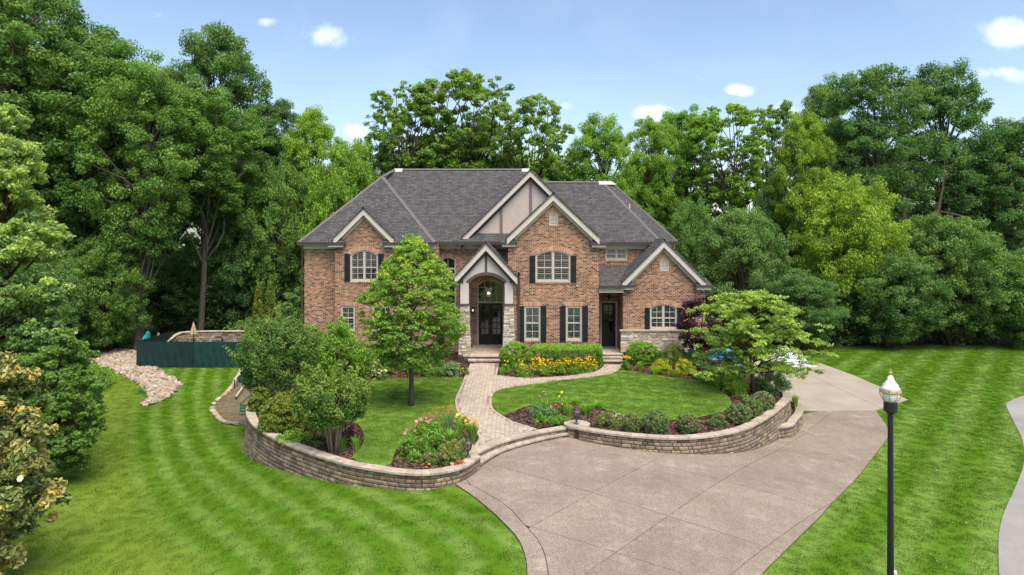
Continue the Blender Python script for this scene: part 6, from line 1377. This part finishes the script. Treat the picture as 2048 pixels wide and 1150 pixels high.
for p in (lawnL, lawnR):
    X0, X1 = min(q[0] for q in p), max(q[0] for q in p); Y0, Y1 = min(q[1] for q in p), max(q[1] for q in p); n = int((X1 - X0) * (Y1 - Y0) * 34); x, y = lawn_pts(n, X0, X1, Y0, Y1); k = inside(p, x, y) & (edge_dist(p, x, y) > .10); pts.append(np.stack([x[k], y[k], np.full(k.sum(), GZ + .028)], 1))
scatter('grass', np.concatenate(pts), tuft_source(grass_in, .04, 46, .15, 2), label='short mown grass of the two raised front lawns')
# clover heads in the right-hand lawn
x, y = lawn_pts(2600, 9, 23, 14, 34); ln = .79 * x - .615 * y; k = (x > 10.5) & ~inside(spoly, x, y) & ~inside(drv_poly, x, y) & (rng.random(2600) < np.clip(.32 + .6 * np.sin(x * 1.3) * np.cos(y * .8), 0.05, 1)) & (x < y * .80)
cm = MB().lathe([(.004, 0), (.011, .008), (.012, .015), (.006, .021)], 6).mesh('clover_head', PET['white'], fix=False); src = bpy.data.objects.new('clover_head', cm)
scatter('clover', np.stack([x[k], y[k], g(x[k]) + .045], 1), src, .7, 1.3, 'white clover heads sprinkled over the right-hand lawn')
# loose bark chips
chipm = per_piece('bark_chip', [(.10, .05, .035), (.055, .028, .02), (.16, .10, .075), (.20, .14, .11), (.075, .04, .03)], .95, 20, .3, 40, .3)
cv = MB()
for i in range(26):
    a = rnd.uniform(0, 6.28); x0, y0 = rnd.uniform(-.14, .14), rnd.uniform(-.14, .14); l, w_ = rnd.uniform(.02, .05), rnd.uniform(.008, .016); c_, s_ = math.cos(a), math.sin(a); zt = rnd.uniform(.004, .03); ti = rnd.random()
    cv.add([(x0 - c_ * l + s_ * w_, y0 - s_ * l - c_ * w_, 0), (x0 + c_ * l + s_ * w_, y0 + s_ * l - c_ * w_, zt), (x0 + c_ * l - s_ * w_, y0 + s_ * l + c_ * w_, zt + .008), (x0 - c_ * l - s_ * w_, y0 - s_ * l + c_ * w_, .008)], [(0, 1, 2, 3)], 0, ti)
src = bpy.data.objects.new('bark_chips', cv.mesh('bark_chips', chipm, fix=False, tint=True))
x, y = lawn_pts(9000, -11, 13, 19, 39); k = inside(garden, x, y) & ~inside(lawnL, x, y) & ~inside(lawnR, x, y) & ~inside(walk_poly, x, y) & (edge_dist(garden, x, y) > .28) & (y < 38)
k &= ~inside(pier_poly, x, y) & (np.hypot(x - pc[0], y - pc[1]) > .62)
o = scatter('bark_chips', np.stack([x[k], y[k], np.full(k.sum(), GZ + .004)], 1), src, .8, 1.3, 'brown bark chips scattered over the planting beds'); o['category'] = 'mulch'

# ------------------------------------------------------------------ lamps
lamp_b = at(1781, 1166); gzl = float(g(lamp_b[0])); lamp = tag(empty('street_lamp', (lamp_b[0], lamp_b[1], gzl)), 'tall black lamp post with white acorn globe and gilt cage on the right lawn', 'street lamp')
k_ = lamp_b[1] / F; HT = wz(744, lamp_b[1]) - gzl
zc0, zc1 = HT - (828 - 744) * k_, HT - (805 - 744) * k_
MB().lathe([(.085, -.1), (.085, .12), (.072, .14), (.068, 1.4), (.058, zc0 - .02), (.075, zc0)], 14).build('post', iron, lamp, shade=False)
MB().lathe([(.075, zc0), (.10, zc0 + .03), (.145, zc0 + .08), (.145, zc1), (.10, zc1 + .012)], 18).build('collar', iron, lamp)
gilt = simple('worn_gilt', (.50, .36, .20), .5, .3, 14, metal=.3); frost = simple('frosted_globe', (.78, .80, .80), .25, .03, 4, spec=.5)
zr = HT - (784 - 744) * k_
MB().lathe([(.10, zc1 + .012), (.155, zc1 + .08), (.18, zr - .06), (.185, zr)], 20).build('globe', frost, lamp, shade=True)
MB().lathe([(.20, zr - .02), (.215, zr), (.21, zr + .05), (.195, zr + .06)], 20).build('cage_ring', gilt, lamp)
MB().lathe([(.20, zr + .06), (.20, zr + .10), (.165, zr + .12), (.16, zr + .17), (.10, zr + .24), (.07, zr + .30), (.065, zr + .34), (.03, zr + .38), (.0, zr + .39)], 20).build('cap', simple('white_cap', (.72, .73, .75), .35, .05, 5, spec=.5), lamp, shade=True)
MB().lathe([(.02, zr + .37), (.022, zr + .42), (.045, zr + .44), (.045, zr + .45), (.012, zr + .47), (.012, zr + .52), (.0, zr + .53)], 12).build('finial', gilt, lamp)
for i in range(8):
    a = i * math.pi / 4 + .2; c_, s_ = math.cos(a), math.sin(a); MB().tube([(c_ * .225, s_ * .225, zr + .07), (c_ * .22, s_ * .22, zr - .03), (c_ * .20, s_ * .20, zc1 + .13), (c_ * .12, s_ * .12, zc1 + .01)], [.009] * 4, 5).build('cage_rib', gilt, lamp, fix=False)
bp = at(1791, 1163); MB_ = MB().lathe([(.085, -.1), (.085, .17), (.075, .20), (.04, .215), (.0, .218)], 14); o = tag(MB_.build('utility_marker', cream, shade=False), 'stubby white round-topped post beside the foot of the black lamp post', 'marker post'); o.location = (bp[0], bp[1] + .1, float(g(bp[0])))
def pier_lantern(p, label):
    r = tag(empty('pier_lantern', (p[0], p[1], CAPZ + .003)), label, 'lantern', 'lanterns on the wall piers')
    MB().lathe([(.085, 0), (.085, .015), (.05, .03), (.03, .06), (.045, .12), (.028, .17), (.06, .19), (.075, .2)], 14).build('stem', pewter, r)
    MB().lathe([(.07, .2), (.105, .30), (.125, .42)], 12).build('glazing', glass, r); mb = MB()
    for i in range(8): a = i * math.pi / 4; mb.tube([(.075 * math.cos(a), .075 * math.sin(a), .2), (.112 * math.cos(a), .112 * math.sin(a), .30), (.133 * math.cos(a), .133 * math.sin(a), .425)], [.008] * 3, 4)
    for i in range(3): a = i * 2.1; mb.tube([(.03 * math.cos(a), .03 * math.sin(a), .2), (.03 * math.cos(a), .03 * math.sin(a), .33)], [.013, .013], 6)
    mb.build('cage', pewter, r, fix=False)
    MB().lathe([(.135, .42), (.155, .43), (.15, .45), (.085, .50), (.075, .505), (.07, .545), (.03, .565), (.02, .57), (.025, .60), (.012, .62), (.01, .645), (.0, .66)], 16).build('lantern_roof', pewter, r, shade=False); return r
pier_lantern(at(1153, 848, CAPZ), 'pewter lantern standing on the round pier cap right of the entry steps'); pier_lantern(at(936, 914, CAPZ), 'pewter lantern beside the orange rose bush left of the entry steps')

# ------------------------------------------------------------------ pool corner
Yf = 44.5; zf = -1.5; fxa, fxb = wx(274, Yf), wx(492, Yf); zt = wz(683, Yf); ztp = wz(679, Yf)
fence = tag(empty('pool_fence', ((fxa + fxb) / 2, Yf, zf)), 'black picket pool fence hung with dark green privacy mesh', 'fence'); ft = Matrix.Translation((-(fxa + fxb) / 2, -Yf, -zf))
def fp(mb, name, m, **k): o = mb.build(name, m, fence, **k); o.matrix_parent_inverse = ft; return o
mesh1 = simple('green_privacy_mesh', (.004, .024, .021), .85, .25, 3, .2, src='pos'); mesh2 = simple('green_privacy_mesh_light', (.005, .034, .030), .85, .25, 3, .2, src='pos')
xm = wx(387, Yf)
def mesh_panel(a, b, m):
    mb = MB(); n = 28; vs = []
    for i in range(n + 1):
        x = a + (b - a) * i / n
        for j in range(6): z = zf + .03 + (zt - zf - .03) * j / 5; vs.append((x, Yf - .03 + .03 * math.sin(i * 1.7 + j) * (1 - j / 6), z + (0 if j else .03 * math.sin(i * .9))))
    mb.add(vs, [(i * 6 + j, (i + 1) * 6 + j, (i + 1) * 6 + j + 1, i * 6 + j + 1) for i in range(n) for j in range(5)]); return fp(mb, 'mesh_screen', m, fix=False)
mesh_panel(fxa, xm - .02, mesh1); mesh_panel(xm + .02, fxb, mesh2)
for x in np.arange(fxa, fxb + .1, (xm - fxa) / 2): fp(MB().box(x - .04, x + .04, Yf, Yf + .08, zf - .1, ztp + .06), 'post', iron)
fp(MB().box(fxa, fxb, Yf + .02, Yf + .05, zt - .06, zt - .02), 'rail', iron); fp(MB().box(fxa, fxb, Yf + .02, Yf + .05, zf + .15, zf + .19), 'rail', iron)
for x in np.arange(fxa + .11, fxb, .11): fp(MB().box(x - .008, x + .008, Yf + .025, Yf + .041, zf + .1, ztp), 'picket', iron)
side_f = MB()
for i in range(12): side_f.box(fxa - .02, fxa + .01, Yf + .1 + i * .4, Yf + .12 + i * .4, zf, ztp)
fp(side_f.box(fxa - .03, fxa - .025, Yf, Yf + 5, zf + .02, zt), 'side_screen', mesh1)
# curved pool wall behind
wp = smooth([(wx(322, 47.5), 47.5), (wx(345, 49.0), 49.0), (wx(370, 50.0), 50.0), (wx(400, 50.4), 50.4), (wx(450, 50.5), 50.5), (wx(500, 50.5), 50.5)], 5); fnw = path_fn(wp); pw = tag(empty('pool_wall', (0, 0, 0)), 'curved brown stone wall rising behind the green pool fence', 'stone wall')
zw = wz(662, 50.4); k = 0; bl = []
while zw - k * .16 > -1.2:
    s = -rnd.uniform(0, .3)
    while s < fnw[0]:
        e = min(s + rnd.uniform(.25, .6), fnw[0]); a = max(s, 0); ztop_here = zw - max(0, 1 - a / 2.2) * .75
        if e - a > .08 and zw - k * .16 <= ztop_here + .02: bl.append((a, e, zw - .08 - k * .16))
        s = e
    k += 1
wallst = per_piece('pool_wall_stone', [(.20, .14, .10), (.30, .23, .18), (.13, .10, .085), (.26, .19, .14), (.35, .29, .25)], .9, 5, .6, 20, .6)
for a, e, z in bl[:300]: stone_mb(fnw, a, e, -.02, .25, z - .16, z, gap=.008).build('stone', wallst, pw, fix=False)
s = 0
while s < fnw[0] - .05:
    e = min(s + .6, fnw[0]); z = zw - max(0, 1 - s / 2.2) * .75; z2 = zw - max(0, 1 - e / 2.2) * .75; mb = stone_mb(fnw, s, e, -.08, .32, z - .08, z); mb.v = [(x, y, q + (z2 - z) * (1 if i in (1, 2, 5, 6, 9, 10) else 0)) for i, (x, y, q) in enumerate(mb.v)]; mb.build('coping_stone', cap_m, pw, fix=False); s = e
def parasol(px, ptop, pbot, Y, col, r, label):
    X = wx(px, Y); zt_, zb_ = wz(ptop, Y), wz(pbot, Y); u = tag(empty('closed_parasol', (X, Y, -1.4)), label, 'parasol'); z0, z1 = zb_ + 1.4, zt_ + 1.4; mb = MB(); n = 16; prof = [(.0, z1), (.04, z1 - .1), (.5, z0 + (z1 - z0) * .5), (.85, z0 + (z1 - z0) * .18), (1.0, z0), (.3, z0 - .02)]; vs = []
    for i, (rr, z) in enumerate(prof):
        for k in range(n): a = 2 * math.pi * k / n; q = rr * r * (1 + (.22 if k % 2 else -.18) * (i > 1)); vs.append((q * math.cos(a), q * math.sin(a), z))
    mb.add(vs, [(i * n + k, i * n + (k + 1) % n, (i + 1) * n + (k + 1) % n, (i + 1) * n + k) for i in range(5) for k in range(n)]); mb.build('canopy', simple('canvas_' + str(px), col, .9, .12, 5), u)
    MB().tube([(0, 0, 0), (0, 0, z1 + .06)], [.03, .02], 8).build('pole', iron, u); MB().lathe([(.25, 0), (.25, .05), (.05, .09)], 14).build('base', iron, u)
parasol(387, 639, 668, 46.5, (.42, .30, .17), .18, 'closed tan parasol standing by the pool wall'); parasol(317, 661, 674, 47.5, (.26, .15, .09), .12, 'small closed brown parasol left of the tan one')
# teal folded cover
X = wx(288, 46.2); tv = MB(); z0, z1 = -1.0, wz(663, 46.2); tv.add([(X - .33, 46.2, z0), (X + .27, 46.2, z0), (X + .27, 46.7, z0), (X - .33, 46.7, z0), (X + .12, 46.35, z1), (X + .25, 46.35, z1 + .02), (X - .2, 46.3, wz(678, 46.2)), (X + .26, 46.5, z1 - .1)], [(0, 1, 5, 4, 6), (1, 2, 7, 5), (2, 3, 6, 4, 7), (3, 0, 6), (4, 5, 7)])
tag(tv.build('furled_cover', simple('teal_canvas', (.02, .22, .21), .8, .5, 5, .4, src='pos')), 'bright teal furled canvas peeping above the left corner of the pool fence', 'cover')
# lounge chairs behind the fence
for i, (px, lb) in enumerate([(428, 'grey deck chair behind the pool fence, nearer the tan parasol'), (478, 'grey deck chair behind the pool fence, nearer the crape myrtle')]):
    Xc, Yc = wx(px, 47.6), 47.6; r = tag(empty('deck_chair', (Xc, Yc, -1.35)), lb, 'deck chair', 'deck chairs by the pool'); sl = simple('grey_sling_%d' % i, (.30, .31, .33), .8, .15, 6)
    MB().bar((0, 0, .42), (1.1, 0, .42), .6, .05).build('seat', sl, r); MB().bar((0, 0, .44), (-.35, 0, 1.15), .6, .05, (1, 0, 0)).build('backrest', sl, r)
    for a, b in ((0.02, -.28), (1.05, -.28), (0.02, .28), (1.05, .28)): MB().box(a - .02, a + .02, b - .02, b + .02, 0, .40).build('leg', iron, r)

# ------------------------------------------------------------------ odds and ends
def pipe(pxa, pya, za, pxb, pyb, zb_, r, name, label, m):
    a = at(pxa, pya, za); b = at(pxb, pyb, zb_); o = tag(empty(name, (a[0], a[1], za)), label, 'pipe'); MB().tube([(0, 0, 0), (b[0] - a[0], b[1] - a[1], zb_ - za)], [r, r], 8).build('pipe_run', m, o, fix=False); return o, a, b
o, a, b = pipe(486, 737, -.85, 469, 760, -1.0, .05, 'white_rail', 'white sloping pipe at the top of the weedy side bed', cream)
MB().tube([(b[0] - a[0], b[1] - a[1], -.15), (b[0] - a[0], b[1] - a[1], -.65)], [.03, .03], 6).build('stake', iron, o); MB().tube([(.02, .02, .0), (.02, .02, .25)], [.035, .035], 6).build('stake', cream, o)
o, a, b = pipe(488, 771, -1.28, 472, 793, -1.3, .05, 'white_rail', 'white pipe lying in the middle of the weedy side bed', cream)
MB().tube([(0, 0, 0), (.35, .15, .0)], [.05, .05], 8).build('pipe_elbow', cream, o); MB().tube([(b[0] - a[0], b[1] - a[1], -.02), (b[0] - a[0], b[1] - a[1], -.15)], [.04, .04], 6).build('stake', iron, o)
o = tag(empty('green_rack', (*at(489, 832), -1.3)), 'green slatted metal frame against the end of the left retaining wall', 'frame'); gm = simple('green_enamel', (.02, .13, .075), .5, .2, 6)
for i in range(3): MB().box(-.22, .3, -.03, .03, .02 + i * .13, .10 + i * .13).build('slat', gm, o)
MB().bar((-.22, 0, .36), (.3, .2, .85), .05, .05).build('brace', gm, o); MB().box(.24, .3, .1, .16, 0, 1.2).build('upright', gm, o)
X, Y = at(497, 762); netb = tag(empty('garden_netting', (X, Y, float(g(X)) - .05)), 'dark green garden netting heaped at the foot of the tall crape myrtle', 'netting'); cc = dome(.55, .75, 40)
mb = MB(); bmx = bmesh.new(); bmesh.ops.create_icosphere(bmx, subdivisions=3, radius=.62)
for v in bmx.verts: v.co *= 1 + .12 * math.sin(v.co.x * 9) * math.cos(v.co.y * 8 + v.co.z * 5)
mb.add([tuple(v.co) for v in bmx.verts], [tuple(q.index for q in f.verts) for f in bmx.faces]); bmx.free(); mb.build('net', simple('green_net', (.02, .06, .052), .8, .4, 9, .5), netb, shade=True)
# blue tarpaulin and white sheeting on the rear drive
def cloth_heap(name, X, Y, z, w_, d, h, m, label, seed, cat):
    r = np.random.default_rng(seed); n = 30; ph = r.uniform(0, 6, 6); u = np.linspace(-1, 1, n); A, B = np.meshgrid(u, u); e = np.maximum(np.abs(A), np.abs(B)); hz = h * np.clip(1.25 - e ** 1.6 * 1.25, 0, 1) * (.72 + .28 * np.sin(A * 5 + ph[0]) * np.cos(B * 4 + ph[1])) + .02 * np.sin(A * 11 + B * 7 + ph[2]) + .02 * np.sin(B * 13 - A * 6 + ph[3])
    v = np.stack([A * w_, B * d, np.maximum(hz, .01)], -1).reshape(-1, 3); i = np.arange(n * n).reshape(n, n); f = np.stack([i[:-1, :-1], i[:-1, 1:], i[1:, 1:], i[1:, :-1]], -1).reshape(-1, 4); me = bpy.data.meshes.new(name); me.from_pydata(v.tolist(), [], f.tolist()); me.materials.append(m); auto_uv(me); o = link(bpy.data.objects.new(name, me)); o.location = (X, Y, z); return tag(o, label, cat)
Yt = 39.5; cloth_heap('blue_tarpaulin', wx(1445, Yt), Yt, -.30, 1.05, .6, .95, simple('blue_tarp', (.02, .15, .45), .35, .3, 4, spec=.5), 'crumpled bright blue tarpaulin behind the dogwood', 3, 'tarpaulin')
whites = simple('white_sheeting', (.50, .52, .55), .5, .08, 4)
for px, pb, w_, h_, lb in [(1578, 728, 1.35, 1.0, 'taller heap of white sheeting on the rear drive behind the dogwood'), (1606, 735, .95, .34, 'low flat pile of white sheets at the edge of the rear drive')]:
    X, Y = at(px, pb); cloth_heap('white_sheeting', X, Y + .6, -1.2, w_, .7, h_, whites, lb, int(px), 'sheeting')
